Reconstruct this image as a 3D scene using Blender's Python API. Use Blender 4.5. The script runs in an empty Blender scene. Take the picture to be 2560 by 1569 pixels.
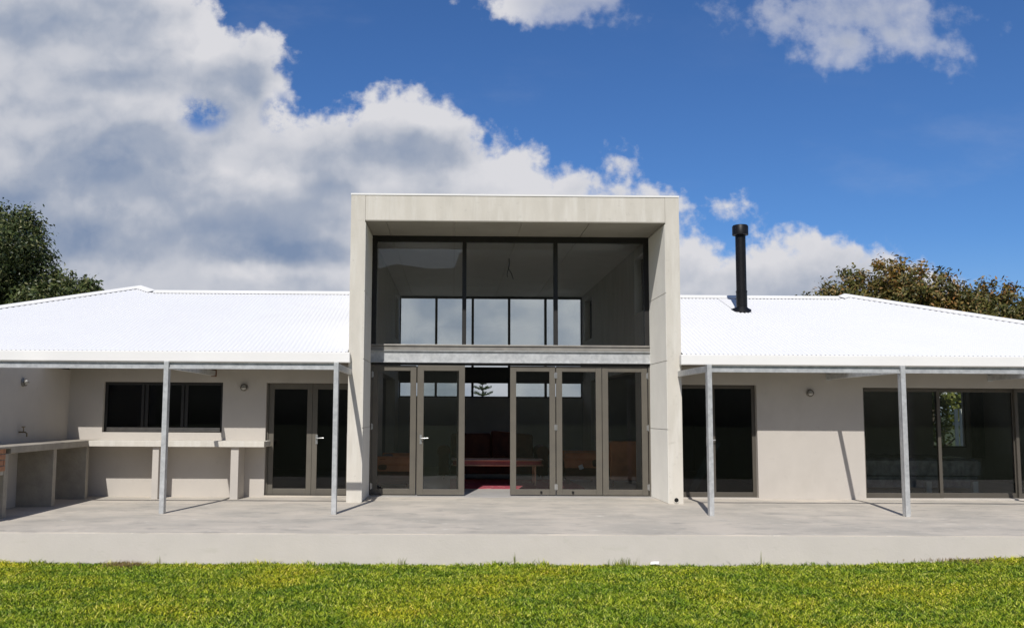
import bpy, bmesh, math, random
import numpy as np
from mathutils import Vector, Matrix

scene = bpy.context.scene
COL = scene.collection
rad = math.radians

# ------------------------------------------------------------------ camera
CAM_H = 1.45
cam_data = bpy.data.cameras.new('camera')
cam = bpy.data.objects.new('camera', cam_data)
COL.objects.link(cam)
right = Vector((0.99989564, -0.01333289, 0.00556309))
up = Vector((-0.00673439, -0.08948101, 0.99596576))
fwd = Vector((0.01278131, 0.99589928, 0.08956146))
m = Matrix.Identity(4)
for i in range(3):
    m[i][0], m[i][1], m[i][2] = right[i], up[i], -fwd[i]
m[2][3] = CAM_H
cam.matrix_world = m
cam_data.sensor_fit = 'HORIZONTAL'
cam_data.sensor_width = 36.0
cam_data.lens = 36.0 * 2250 / 2560
cam_data.shift_x = (1280 - 1162.84) / 2560
cam_data.shift_y = (828.8 - 784.5) / 2560
cam_data.clip_start = 0.05
cam_data.clip_end = 6000
scene.camera = cam

# ------------------------------------------------------------------ exposure
vs = scene.view_settings
scene.display_settings.display_device = 'sRGB'
vs.view_transform = 'Standard'
vs.look = 'None'
vs.exposure = 0.0
vs.gamma = 1.0
vs.use_curve_mapping = False

# ------------------------------------------------------------------ sun
SUN = Vector((0.19, 1.0, -1.08)).normalized()
sun_data = bpy.data.lights.new('sun', 'SUN')
sun_data.energy = 4.1
sun_data.angle = rad(0.5)
sun_data.color = (1.0, 0.965, 0.91)
sun = bpy.data.objects.new('sun', sun_data)
sun.rotation_euler = SUN.to_track_quat('-Z', 'Y').to_euler()
sun.location = (-5, -20, 25)
COL.objects.link(sun)

# ------------------------------------------------------------------ sky
BG = 0.10
world = bpy.data.worlds.new('World')
scene.world = world
world.use_nodes = True
wt = world.node_tree
wt.nodes.clear()
WN, WL = wt.nodes, wt.links


def wnode(kind, **kw):
    n = WN.new(kind)
    for k, v in kw.items():
        setattr(n, k, v)
    return n


def wmath(op, a, b=None, c=None, clamp=False):
    n = WN.new('ShaderNodeMath')
    n.operation = op
    n.use_clamp = clamp
    for i, v in enumerate((a, b, c)):
        if v is None:
            continue
        if isinstance(v, (int, float)):
            n.inputs[i].default_value = v
        else:
            WL.new(v, n.inputs[i])
    return n.outputs[0]


def wsmooth(x, lo, hi):
    n = WN.new('ShaderNodeMapRange')
    n.interpolation_type = 'SMOOTHSTEP'
    n.inputs['From Min'].default_value = lo
    n.inputs['From Max'].default_value = hi
    WL.new(x, n.inputs['Value'])
    return n.outputs['Result']


def wmix(fac, a, b):
    n = WN.new('ShaderNodeMix')
    n.data_type = 'RGBA'
    for sock, v in ((n.inputs[0], fac), (n.inputs[6], a), (n.inputs[7], b)):
        if isinstance(v, (int, float)):
            sock.default_value = v
        elif isinstance(v, tuple):
            sock.default_value = (*v, 1)
        else:
            WL.new(v, sock)
    return n.outputs[2]


sky = wnode('ShaderNodeTexSky', sky_type='NISHITA')
sky.sun_disc = False
sky.sun_elevation = math.asin(-SUN.z)
sky.sun_rotation = math.atan2(-SUN.x, -SUN.y)
sky.altitude = 200
sky.air_density = 1.0
sky.dust_density = 0.25
sky.ozone_density = 2.0

tc = wnode('ShaderNodeTexCoord')
sep = wnode('ShaderNodeSeparateXYZ')
WL.new(tc.outputs['Generated'], sep.inputs[0])
ysafe = wmath('MAXIMUM', wmath('ABSOLUTE', sep.outputs['Y']), 0.05)
U = wmath('DIVIDE', sep.outputs['X'], ysafe)
V = wmath('DIVIDE', sep.outputs['Z'], ysafe)
comb = wnode('ShaderNodeCombineXYZ')
WL.new(U, comb.inputs[0])
WL.new(V, comb.inputs[1])
WL.new(wmath('GREATER_THAN', sep.outputs['Y'], 0.0), comb.inputs[2])
UV = comb.outputs[0]


def wnoise(scale, detail, rough=0.55, vec=UV, stretch=None, dist=0.0):
    n = WN.new('ShaderNodeTexNoise')
    n.inputs['Scale'].default_value = scale
    n.inputs['Detail'].default_value = detail
    n.inputs['Roughness'].default_value = rough
    n.inputs['Distortion'].default_value = dist
    v = vec
    if stretch:
        mp = WN.new('ShaderNodeMapping')
        mp.inputs['Scale'].default_value = stretch
        WL.new(vec, mp.inputs[0])
        v = mp.outputs[0]
    WL.new(v, n.inputs['Vector'])
    return n


# directions of the cloud masses: (u, v, ru, rv) as tangents from the facade's normal
CLOUDS = [(-0.371, 0.037, 0.400, 0.151), (-0.015, 0.046, 0.249, 0.142), (0.274, 0.077, 0.231, 0.096), (-0.437, 0.348, 0.222, 0.169), (-0.304, 0.344, 0.120, 0.102), (-0.326, 0.432, 0.067, 0.047), (-0.242, 0.366, 0.060, 0.067), (-0.371, 0.232, 0.293, 0.107), (-0.126, 0.215, 0.191, 0.107), (-0.202, 0.272, 0.169, 0.071), (-0.071, 0.281, 0.113, 0.087), (-0.006, 0.295, 0.062, 0.049), (0.047, 0.246, 0.084, 0.064), (0.105, 0.241, 0.067, 0.038), (0.176, 0.232, 0.096, 0.033), (0.136, 0.255, 0.058, 0.029), (0.184, 0.280, 0.028, 0.018), (0.247, 0.161, 0.056, 0.051), (0.340, 0.135, 0.102, 0.047), (0.412, 0.108, 0.147, 0.100), (0.505, 0.090, 0.107, 0.089), (-0.060, 0.144, 0.311, 0.080), (-0.415, 0.144, 0.311, 0.111), (0.458, 0.460, 0.118, 0.036), (0.452, 0.424, 0.040, 0.033), (0.383, 0.446, 0.031, 0.028), (0.558, 0.426, 0.036, 0.020), (0.514, 0.437, 0.053, 0.027), (0.118, 0.481, 0.084, 0.037), (0.316, 0.239, 0.010, 0.005)]
HOLES = [(-0.286, 0.337, 0.042, 0.033), (-0.198, 0.337, 0.031, 0.036)]
# thicker, greyer folds (positive) and sunlit folds (negative)
FOLDS = [(-0.371, 0.297, 0.120, 0.033, 0.34), (-0.037, 0.298, 0.089, 0.024, 0.32), (-0.237, 0.381, 0.084, 0.027, 0.30), (-0.357, 0.250, 0.147, 0.036, 0.25), (-0.282, 0.192, 0.231, 0.040, 0.24), (-0.171, 0.172, 0.111, 0.024, 0.26), (-0.477, 0.215, 0.116, 0.053, 0.25), (0.074, 0.215, 0.071, 0.027, 0.20), (-0.464, 0.437, 0.089, 0.027, 0.20), (-0.140, 0.250, 0.049, 0.018, 0.20), (-0.393, 0.370, 0.071, 0.020, 0.20), (-0.220, 0.152, 0.076, 0.018, -0.25), (-0.135, 0.150, 0.067, 0.018, -0.15), (-0.273, 0.261, 0.084, 0.027, -0.25), (-0.197, 0.255, 0.053, 0.027, -0.22), (-0.295, 0.415, 0.062, 0.044, -0.30), (-0.193, 0.357, 0.027, 0.040, -0.20), (-0.055, 0.346, 0.116, 0.036, -0.30), (0.069, 0.264, 0.089, 0.036, -0.25), (-0.077, 0.264, 0.067, 0.022, -0.20), (-0.357, 0.344, 0.080, 0.024, -0.20), (0.287, 0.179, 0.111, 0.027, -0.20)]

warp = wnoise(9, 4, 0.6)
wv = wnode('ShaderNodeVectorMath', operation='MULTIPLY_ADD')
WL.new(warp.outputs['Color'], wv.inputs[0])
wv.inputs[1].default_value = (0.05, 0.05, 0)
off = wnode('ShaderNodeVectorMath', operation='ADD')
WL.new(UV, off.inputs[0])
off.inputs[1].default_value = (-0.025, -0.025, 0)
WL.new(off.outputs[0], wv.inputs[2])
UVW = wv.outputs[0]


def ell(c, vec):
    s = wnode('ShaderNodeVectorMath', operation='SUBTRACT')
    WL.new(vec, s.inputs[0])
    s.inputs[1].default_value = (c[0], c[1], 0)
    k = wnode('ShaderNodeVectorMath', operation='MULTIPLY')
    WL.new(s.outputs[0], k.inputs[0])
    k.inputs[1].default_value = (1 / c[2], 1 / c[3], 0)
    l = wnode('ShaderNodeVectorMath', operation='LENGTH')
    WL.new(k.outputs[0], l.inputs[0])
    # 1 - |d| scaled by the blob's size, so that big masses are thick
    return wmath('MULTIPLY', wmath('SUBTRACT', 1.0, l.outputs['Value']), min(c[2], c[3]) * 10)


F = None
for c in CLOUDS:
    e = ell(c, UVW)
    F = e if F is None else wmath('SMOOTH_MAX', F, e, 0.12)
n_big = wnoise(8, 3, 0.5)
n_mid = wnoise(19, 6, 0.58)
n_fine = wnoise(60, 6, 0.6)


def puffs(scale, detail, vec):
    """rounded heads of cumulus"""
    n = WN.new('ShaderNodeTexVoronoi')
    n.voronoi_dimensions = '2D'
    n.feature = 'SMOOTH_F1'
    n.normalize = True
    n.inputs['Scale'].default_value = scale
    n.inputs['Detail'].default_value = detail
    n.inputs['Roughness'].default_value = 0.55
    n.inputs['Smoothness'].default_value = 0.35
    WL.new(vec, n.inputs['Vector'])
    return wmath('SUBTRACT', 0.36, n.outputs['Distance'])


p1 = puffs(17, 2.5, UVW)
grain = wmath('ADD', wmath('MULTIPLY', wmath('SUBTRACT', n_mid.outputs['Fac'], 0.5), 0.45),
              wmath('MULTIPLY', wmath('SUBTRACT', n_fine.outputs['Fac'], 0.5), 0.38))
grain = wmath('ADD', grain, wmath('MULTIPLY', p1, 0.55))
grain = wmath('ADD', grain, wmath('MULTIPLY', wmath('SUBTRACT', n_big.outputs['Fac'], 0.5), 0.7))
Fa = wmath('MINIMUM', F, 0.62)
tear = wnoise(26, 6, 0.62)
Fn = wmath('ADD', Fa, grain)
alpha = wsmooth(Fn, -0.04, 0.20)
wisp = wnoise(5, 6, 0.6, stretch=(0.7, 1.6, 1))
thin = wmath('MULTIPLY', wsmooth(wisp.outputs['Fac'], 0.5, 0.8), 0.10)
alpha = wmath('MAXIMUM', alpha, thin)
# the top-right and top-centre clouds are thin
thinmask = wmath('MULTIPLY', wsmooth(U, 0.05, 0.12), wsmooth(V, 0.33, 0.38))
soft = wsmooth(Fn, 0.0, 0.55)
alpha = wmath('MULTIPLY', alpha, wmath('SUBTRACT', 1.0, wmath('MULTIPLY', thinmask, wmath('SUBTRACT', 0.75, wmath('MULTIPLY', soft, 0.55)))))
for c in HOLES:
    h_ = wsmooth(wmath('DIVIDE', ell(c, UV), min(c[2], c[3]) * 10), 0.05, 0.75)
    alpha = wmath('MULTIPLY', alpha, wmath('SUBTRACT', 1.0, wmath('MULTIPLY', h_, wmath('MULTIPLY', wsmooth(tear.outputs['Fac'], 0.40, 0.66), 0.95))))
# the half of the sky behind the viewer is clear
alpha = wmath('MULTIPLY', alpha, wmath('GREATER_THAN', sep.outputs['Y'], 0.0))

# billow shading of the lit vapour: rims bright, thick folds and undersides greyer
b1 = wnoise(9.0, 3, 0.45, stretch=(0.85, 1.35, 1))
b2 = wnoise(24, 4, 0.5, vec=UVW)
core = wsmooth(wmath('ADD', F, wmath('MULTIPLY', grain, 0.6)), 0.02, 0.60)
bill = wmath('ADD', wmath('MULTIPLY', b1.outputs['Fac'], 0.65), wmath('MULTIPLY', b2.outputs['Fac'], 0.35))
bill = wsmooth(bill, 0.36, 0.62)
shade = wmath('ADD', wmath('MULTIPLY', core, 0.24), wmath('MULTIPLY', wmath('MULTIPLY', core, wmath('SUBTRACT', 1.0, bill)), 0.40))
shade = wmath('SUBTRACT', shade, wmath('MULTIPLY', p1, 0.22))
for c in FOLDS:
    f_ = wsmooth(wmath('ADD', wmath('DIVIDE', ell(c, UVW), min(c[2], c[3]) * 10), wmath('MULTIPLY', wmath('SUBTRACT', n_mid.outputs['Fac'], 0.5), 0.9)), -0.05, 0.75)
    shade = wmath('ADD', shade, wmath('MULTIPLY', f_, c[4]))
ramp = wnode('ShaderNodeValToRGB')
WL.new(shade, ramp.inputs[0])
cr = ramp.color_ramp
CS = 1.0 / BG
cr.elements[0].position = 0.0
cr.elements[0].color = (0.70, 0.70, 0.735, 1)
cr.elements[1].position = 1.0
cr.elements[1].color = (0.205, 0.275, 0.415, 1)
for pos, colr in ((0.26, (0.555, 0.575, 0.635)), (0.56, (0.375, 0.42, 0.515))):
    el = cr.elements.new(pos)
    el.color = (*colr, 1)
cloud = wnode('ShaderNodeVectorMath', operation='SCALE')
WL.new(ramp.outputs[0], cloud.inputs[0])
cloud.inputs['Scale'].default_value = CS
# colour of the clear sky
tint = wnode('ShaderNodeVectorMath', operation='MULTIPLY')
WL.new(sky.outputs[0], tint.inputs[0])
tint.inputs[1].default_value = (0.40, 0.66, 1.02)
clear = wmix(wmath('MULTIPLY', wsmooth(V, 0.22, 0.02), 0.6), tint.outputs[0], (0.32 / BG, 0.47 / BG, 0.70 / BG))
col = wmix(alpha, clear, cloud.outputs[0])
# towards the sun the air is paler near the horizon
back = wmath('LESS_THAN', sep.outputs['Y'], 0.0)
hz = wmath('MULTIPLY', wsmooth(sep.outputs['Z'], 0.36, 0.12), 0.8)
back_sky = wmix(0.45, tint.outputs[0], (0.20 / BG, 0.20 / BG, 0.20 / BG))
back_sky = wmix(hz, back_sky, (0.50 / BG, 0.53 / BG, 0.54 / BG))
col = wmix(back, col, back_sky)
bg = wnode('ShaderNodeBackground')
WL.new(col, bg.inputs['Color'])
bg.inputs['Strength'].default_value = BG
wo = wnode('ShaderNodeOutputWorld')
WL.new(bg.outputs[0], wo.inputs[0])

# ------------------------------------------------------------------ helpers
M = {}


def material(name, c1, c2=None, rough=0.7, scale=6.0, stretch=(1, 1, 1), detail=6, lo=0.35, hi=0.65,
             metallic=0.0, bump=0.0, bump_scale=None, c3=None, scale3=1.5, lo3=0.55, hi3=0.75, stretch3=(1, 1, 1),
             spec=0.5, island=None, trans=0.0, drough=0.0, blotch=None):
    mt = bpy.data.materials.new(name)
    mt.use_nodes = True
    nt = mt.node_tree
    N, L = nt.nodes, nt.links
    b = N['Principled BSDF']
    b.inputs['Roughness'].default_value = rough
    b.inputs['Metallic'].default_value = metallic
    b.inputs['Specular IOR Level'].default_value = spec
    b.inputs['Base Color'].default_value = (*c1, 1)
    if drough:
        b.inputs['Diffuse Roughness'].default_value = drough
    t = N.new('ShaderNodeTexCoord')

    def noise(sc, st, dt):
        mp = N.new('ShaderNodeMapping')
        mp.inputs['Scale'].default_value = st
        L.new(t.outputs['Object'], mp.inputs[0])
        n = N.new('ShaderNodeTexNoise')
        n.inputs['Scale'].default_value = sc
        n.inputs['Detail'].default_value = dt
        n.inputs['Roughness'].default_value = 0.6
        L.new(mp.outputs[0], n.inputs['Vector'])
        return n

    def rng(sock, a, c):
        r = N.new('ShaderNodeMapRange')
        r.inputs['From Min'].default_value = a
        r.inputs['From Max'].default_value = c
        L.new(sock, r.inputs['Value'])
        return r.outputs['Result']

    def mixc(fac, a, c):
        x = N.new('ShaderNodeMix')
        x.data_type = 'RGBA'
        L.new(fac, x.inputs[0])
        for sk, v in ((x.inputs[6], a), (x.inputs[7], c)):
            if isinstance(v, tuple):
                sk.default_value = (*v, 1)
            else:
                L.new(v, sk)
        return x.outputs[2]

    colr = None
    if c2 is not None:
        n = noise(scale, stretch, detail)
        colr = mixc(rng(n.outputs['Fac'], lo, hi), c1, c2)
    if c3 is not None:
        n3 = noise(scale3, stretch3, 7)
        colr = mixc(rng(n3.outputs['Fac'], lo3, hi3), colr if colr is not None else c1, c3)
    if blotch is not None:
        nb_ = noise(blotch[0], (0.75, 1.2, 1), 8)
        colr = mixc(rng(nb_.outputs['Fac'], blotch[1], blotch[2]), colr, blotch[3])
    if island is not None:
        g = N.new('ShaderNodeNewGeometry')
        r = N.new('ShaderNodeValToRGB')
        L.new(g.outputs['Random Per Island'], r.inputs[0])
        e = r.color_ramp.elements
        e[0].color = (*island[0][1], 1)
        e[0].position = island[0][0]
        e[1].color = (*island[-1][1], 1)
        e[1].position = island[-1][0]
        for p, cc in island[1:-1]:
            x = e.new(p)
            x.color = (*cc, 1)
        if colr is None:
            colr = r.outputs[0]
        else:
            x = N.new('ShaderNodeMix')
            x.data_type = 'RGBA'
            x.blend_type = 'MULTIPLY'
            x.inputs[0].default_value = 1.0
            L.new(colr, x.inputs[6])
            L.new(r.outputs[0], x.inputs[7])
            colr = x.outputs[2]
    if colr is not None:
        L.new(colr, b.inputs['Base Color'])
    if bump > 0:
        nb = noise(bump_scale or scale * 6, stretch, 8)
        bn = N.new('ShaderNodeBump')
        bn.inputs['Strength'].default_value = bump
        bn.inputs['Distance'].default_value = 0.01
        L.new(nb.outputs['Fac'], bn.inputs['Height'])
        L.new(bn.outputs[0], b.inputs['Normal'])
    if trans > 0:
        tr = N.new('ShaderNodeBsdfTranslucent')
        if colr is not None:
            L.new(colr, tr.inputs['Color'])
        mx = N.new('ShaderNodeMixShader')
        mx.inputs[0].default_value = trans
        L.new(b.outputs[0], mx.inputs[1])
        L.new(tr.outputs[0], mx.inputs[2])
        L.new(mx.outputs[0], N['Material Output'].inputs[0])
    M[name] = mt
    return mt


def glass(name, tintc, ior, rough=0.0):
    mt = bpy.data.materials.new(name)
    mt.use_nodes = True
    N, L = mt.node_tree.nodes, mt.node_tree.links
    N.remove(N['Principled BSDF'])
    tr = N.new('ShaderNodeBsdfTransparent')
    tr.inputs[0].default_value = (*tintc, 1)
    gl = N.new('ShaderNodeBsdfGlossy')
    gl.inputs['Roughness'].default_value = rough
    fr = N.new('ShaderNodeFresnel')
    fr.inputs['IOR'].default_value = ior
    t = N.new('ShaderNodeTexCoord')
    nz = N.new('ShaderNodeTexNoise')
    nz.inputs['Scale'].default_value = 0.8
    L.new(t.outputs['Object'], nz.inputs['Vector'])
    bp = N.new('ShaderNodeBump')
    bp.inputs['Strength'].default_value = 0.06
    bp.inputs['Distance'].default_value = 0.02
    L.new(nz.outputs['Fac'], bp.inputs['Height'])
    L.new(bp.outputs[0], gl.inputs['Normal'])
    mx = N.new('ShaderNodeMixShader')
    L.new(fr.outputs[0], mx.inputs[0])
    L.new(tr.outputs[0], mx.inputs[1])
    L.new(gl.outputs[0], mx.inputs[2])
    L.new(mx.outputs[0], N['Material Output'].inputs[0])
    M[name] = mt
    return mt


material('concrete', (0.640, 0.602, 0.532), (0.570, 0.537, 0.472), rough=0.8, scale=2.2, stretch=(1.6, 1.6, 0.55),
         bump=0.25, bump_scale=28, c3=(0.69, 0.66, 0.60), scale3=9, stretch3=(1, 1, 0.12), lo3=0.48, hi3=0.75, blotch=(11.0, 0.62, 0.78, (0.50, 0.47, 0.41)))
material('concrete_ceiling_lit', (0.80, 0.78, 0.72), (0.74, 0.72, 0.66), rough=0.85, scale=1.4)  # paler copy of the soffit concrete, room light painted into its colour
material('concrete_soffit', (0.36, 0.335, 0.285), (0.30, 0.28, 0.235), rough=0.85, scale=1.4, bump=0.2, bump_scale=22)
material('concrete_panel_lit', (0.74, 0.715, 0.655), (0.69, 0.665, 0.61), rough=0.8, scale=2.2, bump=0.2, bump_scale=24, drough=1.0)  # paler concrete copy; sunlight on the inner faces is put into the colour
material('joint', (0.03, 0.03, 0.028), rough=0.9)
material('plaster', (0.530, 0.490, 0.442), (0.500, 0.462, 0.418), rough=0.85, scale=1.6, bump=0.18, bump_scale=60,
         c3=(0.455, 0.42, 0.375), scale3=1.3, stretch3=(1, 1, 0.6), lo3=0.54, hi3=0.82, blotch=(9.0, 0.64, 0.80, (0.44, 0.41, 0.37)))
material('patio_concrete', (0.590, 0.530, 0.450), (0.450, 0.415, 0.360), rough=0.75, scale=1.1, stretch=(0.9, 1.15, 1), detail=12,
         bump=0.35, bump_scale=18, c3=(0.335, 0.31, 0.275), scale3=3.2, stretch3=(0.7, 1.25, 1), lo3=0.54, hi3=0.74, lo=0.38, hi=0.62, blotch=(5.5, 0.60, 0.72, (0.66, 0.62, 0.55)))
material('riser_plaster', (0.635, 0.585, 0.540), (0.595, 0.55, 0.505), rough=0.85, scale=2.0, bump=0.2, bump_scale=40,
         c3=(0.50, 0.475, 0.40), scale3=3, stretch3=(0.6, 1, 2.5), lo3=0.58, hi3=0.88, blotch=(7.0, 0.66, 0.84, (0.50, 0.475, 0.42)))
material('interior_wall', (0.42, 0.41, 0.39), (0.36, 0.35, 0.335), rough=0.9, scale=1.3)
material('interior_floor', (0.56, 0.535, 0.50), (0.48, 0.46, 0.43), rough=0.35, scale=2.0)
material('roof_white', (0.80, 0.80, 0.81), (0.78, 0.78, 0.795), rough=0.55, scale=0.7)
material('trim_white', (0.84, 0.83, 0.81), (0.81, 0.80, 0.78), rough=0.5, scale=1.2)
material('eave_board', (0.22, 0.195, 0.17), (0.19, 0.17, 0.15), rough=0.85, scale=2)
material('galvanised', (0.60, 0.605, 0.60), (0.45, 0.46, 0.465), rough=0.45, scale=14, stretch=(1, 1, 1), metallic=0.35,
         bump=0.1, bump_scale=60, c3=(0.70, 0.71, 0.72), scale3=5, lo3=0.5, hi3=0.8)
material('bronze_frame', (0.132, 0.118, 0.094), (0.114, 0.102, 0.083), rough=0.5, scale=4)
material('dark_bronze', (0.090, 0.079, 0.064), (0.078, 0.069, 0.056), rough=0.5, scale=4)
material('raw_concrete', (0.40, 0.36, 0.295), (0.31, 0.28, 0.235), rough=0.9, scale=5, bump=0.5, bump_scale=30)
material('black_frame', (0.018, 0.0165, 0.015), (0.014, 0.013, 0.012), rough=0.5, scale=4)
material('metal_and_sunlit_rail', (0.33, 0.31, 0.28), (0.25, 0.235, 0.215), rough=0.4, scale=6, metallic=0.2)
material('steel', (0.62, 0.62, 0.61), (0.52, 0.52, 0.52), rough=0.3, scale=20, metallic=0.8)
material('flue_black', (0.006, 0.006, 0.0075), (0.010, 0.0095, 0.0105), spec=0.25, rough=0.45, scale=5)
material('hole_black', (0.004, 0.004, 0.004), rough=0.9)
material('brick', (0.46, 0.22, 0.12), (0.36, 0.17, 0.10), rough=0.85, scale=9)
material('mortar', (0.48, 0.44, 0.38), (0.40, 0.37, 0.32), rough=0.9, scale=12)
material('lamp_glass', (0.50, 0.48, 0.43), (0.45, 0.43, 0.39), rough=0.25, scale=10)
material('brass', (0.25, 0.20, 0.12), (0.20, 0.16, 0.10), rough=0.4, scale=20, metallic=0.7)
material('leather', (0.125, 0.042, 0.022), (0.075, 0.025, 0.014), rough=0.6, spec=0.25, scale=5, bump=0.2, bump_scale=12)
material('leather_tan', (0.62, 0.23, 0.10), (0.46, 0.16, 0.07), rough=0.45, scale=4)
material('table_red', (0.40, 0.075, 0.07), (0.30, 0.05, 0.05), rough=0.35, scale=6)
material('gilt', (0.85, 0.55, 0.36), (0.72, 0.45, 0.28), rough=0.3, scale=9, metallic=0.5)
material('rug', (0.42, 0.07, 0.10), (0.23, 0.03, 0.05), rough=0.95, scale=7, stretch=(1, 2.5, 1), c3=(0.48, 0.30, 0.28), scale3=6, lo3=0.58, hi3=0.66)
material('plastic_wrap', (0.24, 0.25, 0.26), (0.13, 0.137, 0.145), rough=0.15, scale=7, bump=0.9, bump_scale=9)
material('pale_board', (0.42, 0.47, 0.44), (0.34, 0.38, 0.36), rough=0.7, scale=5)
material('white_paint', (0.78, 0.78, 0.76), (0.72, 0.72, 0.70), rough=0.6, scale=5)
material('curtain', (0.10, 0.115, 0.105), (0.07, 0.085, 0.08), rough=0.9, scale=4)
material('soil', (0.060, 0.075, 0.016), (0.035, 0.050, 0.012), rough=0.95, scale=3, c3=(0.08, 0.085, 0.025), scale3=0.5)
material('grass', (1.08, 1.04, 0.9), (0.52, 0.66, 0.58), rough=0.6, scale=2.6, detail=9, stretch=(1, 1.4, 1), lo=0.42, hi=0.62, spec=0.25, trans=0.25,
         c3=(1.38, 1.10, 0.72), scale3=0.8, lo3=0.48, hi3=0.68, blotch=(0.9, 0.56, 0.74, (0.60, 0.78, 0.66)),
         island=[(0.0, (0.030, 0.068, 0.006)), (0.28, (0.105, 0.185, 0.012)), (0.56, (0.33, 0.45, 0.024)), (0.84, (0.62, 0.68, 0.06)), (1.0, (0.84, 0.80, 0.26))])
material('dry_grass', (1, 1, 1), rough=0.8, trans=0.2, island=[(0.0, (0.20, 0.12, 0.05)), (0.6, (0.32, 0.22, 0.10)), (1.0, (0.22, 0.20, 0.06))])
material('weed', (1, 1, 1), rough=0.7, trans=0.2, island=[(0.0, (0.10, 0.15, 0.02)), (0.6, (0.20, 0.26, 0.04)), (1.0, (0.30, 0.27, 0.12))])
material('leaf_dark', (1, 1, 1), rough=0.45, spec=0.4, trans=0.12,
         island=[(0.0, (0.026, 0.042, 0.013)), (0.45, (0.060, 0.086, 0.024)), (0.8, (0.120, 0.142, 0.042)), (1.0, (0.22, 0.21, 0.095))])
material('leaf_olive', (1, 1, 1), (1.35, 0.88, 0.55), rough=0.5, spec=0.4, trans=0.18, scale=0.7, lo=0.46, hi=0.62,
         island=[(0.0, (0.045, 0.052, 0.014)), (0.4, (0.110, 0.115, 0.028)), (0.7, (0.19, 0.17, 0.045)), (0.88, (0.26, 0.155, 0.055)), (1.0, (0.26, 0.25, 0.13))])
material('leaf_bright', (1, 1, 1), rough=0.5, trans=0.25, island=[(0.0, (0.07, 0.10, 0.02)), (0.5, (0.16, 0.19, 0.03)), (1.0, (0.30, 0.30, 0.06))])
material('needle', (1, 1, 1), rough=0.6, trans=0.1, island=[(0.0, (0.025, 0.05, 0.015)), (1.0, (0.07, 0.10, 0.03))])
material('bark', (0.11, 0.085, 0.06), (0.06, 0.045, 0.035), rough=0.9, scale=9, stretch=(1, 1, 0.2))
material('hillside', (0.018, 0.023, 0.012), (0.032, 0.038, 0.020), rough=0.95, scale=0.03)
material('rust', (0.23, 0.10, 0.05), (0.15, 0.07, 0.04), rough=0.9, scale=20)
material('cable', (0.015, 0.015, 0.015), rough=0.6)
glass('glass_clear', (0.93, 0.945, 0.94), 1.60)
glass('glass_door', (0.90, 0.91, 0.89), 1.42)
glass('glass_dark', (0.50, 0.52, 0.52), 1.36)


class MB:
    """collects simple solids and links them as ONE mesh object"""

    def __init__(self):
        self.v, self.f, self.mi = [], [], []

    def add(self, verts, faces, mi=0):
        o = len(self.v)
        self.v.extend([tuple(p) for p in verts])
        self.f.extend([tuple(i + o for i in fc) for fc in faces])
        self.mi.extend([mi] * len(faces))
        return self

    def box(self, x0, x1, y0, y1, z0, z1, mi=0):
        return self.add([(x0, y0, z0), (x1, y0, z0), (x1, y1, z0), (x0, y1, z0), (x0, y0, z1), (x1, y0, z1), (x1, y1, z1), (x0, y1, z1)],
                        [(0, 3, 2, 1), (4, 5, 6, 7), (0, 1, 5, 4), (1, 2, 6, 5), (2, 3, 7, 6), (3, 0, 4, 7)], mi)

    def obox(self, c, ax, ay, az, mi=0):
        c, ax, ay, az = map(Vector, (c, ax, ay, az))
        vs_ = [c + sx * ax + sy * ay + sz * az for sz in (-1, 1) for sx, sy in ((-1, -1), (1, -1), (1, 1), (-1, 1))]
        return self.add(vs_, [(0, 3, 2, 1), (4, 5, 6, 7), (0, 1, 5, 4), (1, 2, 6, 5), (2, 3, 7, 6), (3, 0, 4, 7)], mi)

    def tube(self, pts, r, n=12, cap=True, mi=0):
        pts = [Vector(p) for p in pts]
        rs = r if isinstance(r, (list, tuple)) else [r] * len(pts)
        vs_, fs = [], []
        t0 = (pts[1] - pts[0]).normalized()
        a = Vector((0, 0, 1)) if abs(t0.z) < 0.9 else Vector((1, 0, 0))
        u = t0.cross(a).normalized()
        for i, p in enumerate(pts):
            t = (pts[min(i + 1, len(pts) - 1)] - pts[max(i - 1, 0)]).normalized()
            u = (u - t * u.dot(t)).normalized()
            w = t.cross(u)
            for k in range(n):
                an = 2 * math.pi * k / n
                vs_.append(p + rs[i] * (math.cos(an) * u + math.sin(an) * w))
        for i in range(len(pts) - 1):
            for k in range(n):
                k2 = (k + 1) % n
                fs.append((i * n + k, i * n + k2, (i + 1) * n + k2, (i + 1) * n + k))
        if cap:
            fs.append(tuple(range(n - 1, -1, -1)))
            fs.append(tuple((len(pts) - 1) * n + k for k in range(n)))
        return self.add(vs_, fs, mi)

    def build(self, name, mats, parent=None, bevel=0.0, smooth=False, seg=2):
        me = bpy.data.meshes.new(name)
        me.from_pydata(self.v, [], self.f)
        if not isinstance(mats, (list, tuple)):
            mats = [mats]
        for mt in mats:
            me.materials.append(M[mt])
        me.polygons.foreach_set('material_index', self.mi)
        bm = bmesh.new()
        bm.from_mesh(me)
        bmesh.ops.recalc_face_normals(bm, faces=bm.faces)
        if bevel > 0:
            bmesh.ops.bevel(bm, geom=[e for e in bm.edges if len(e.link_faces) == 2 and e.calc_face_angle(0) > 0.6], offset=bevel, segments=seg, profile=0.5, affect='EDGES')
        bm.to_mesh(me)
        bm.free()
        if smooth:
            me.polygons.foreach_set('use_smooth', [True] * len(me.polygons))
            try:
                me.set_sharp_from_angle(angle=rad(40))
            except Exception:
                pass
        return link(name, me, parent)


def world_loc(o):
    p = Vector((0, 0, 0))
    while o is not None:
        p += o.location
        o = o.parent
    return p


def link(name, me, parent=None):
    o = bpy.data.objects.new(name, me)
    COL.objects.link(o)
    if parent is not None:
        o.parent = parent
        o.location = -world_loc(parent)      # meshes are given in place; the parent stands at its base
    return o


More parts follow.
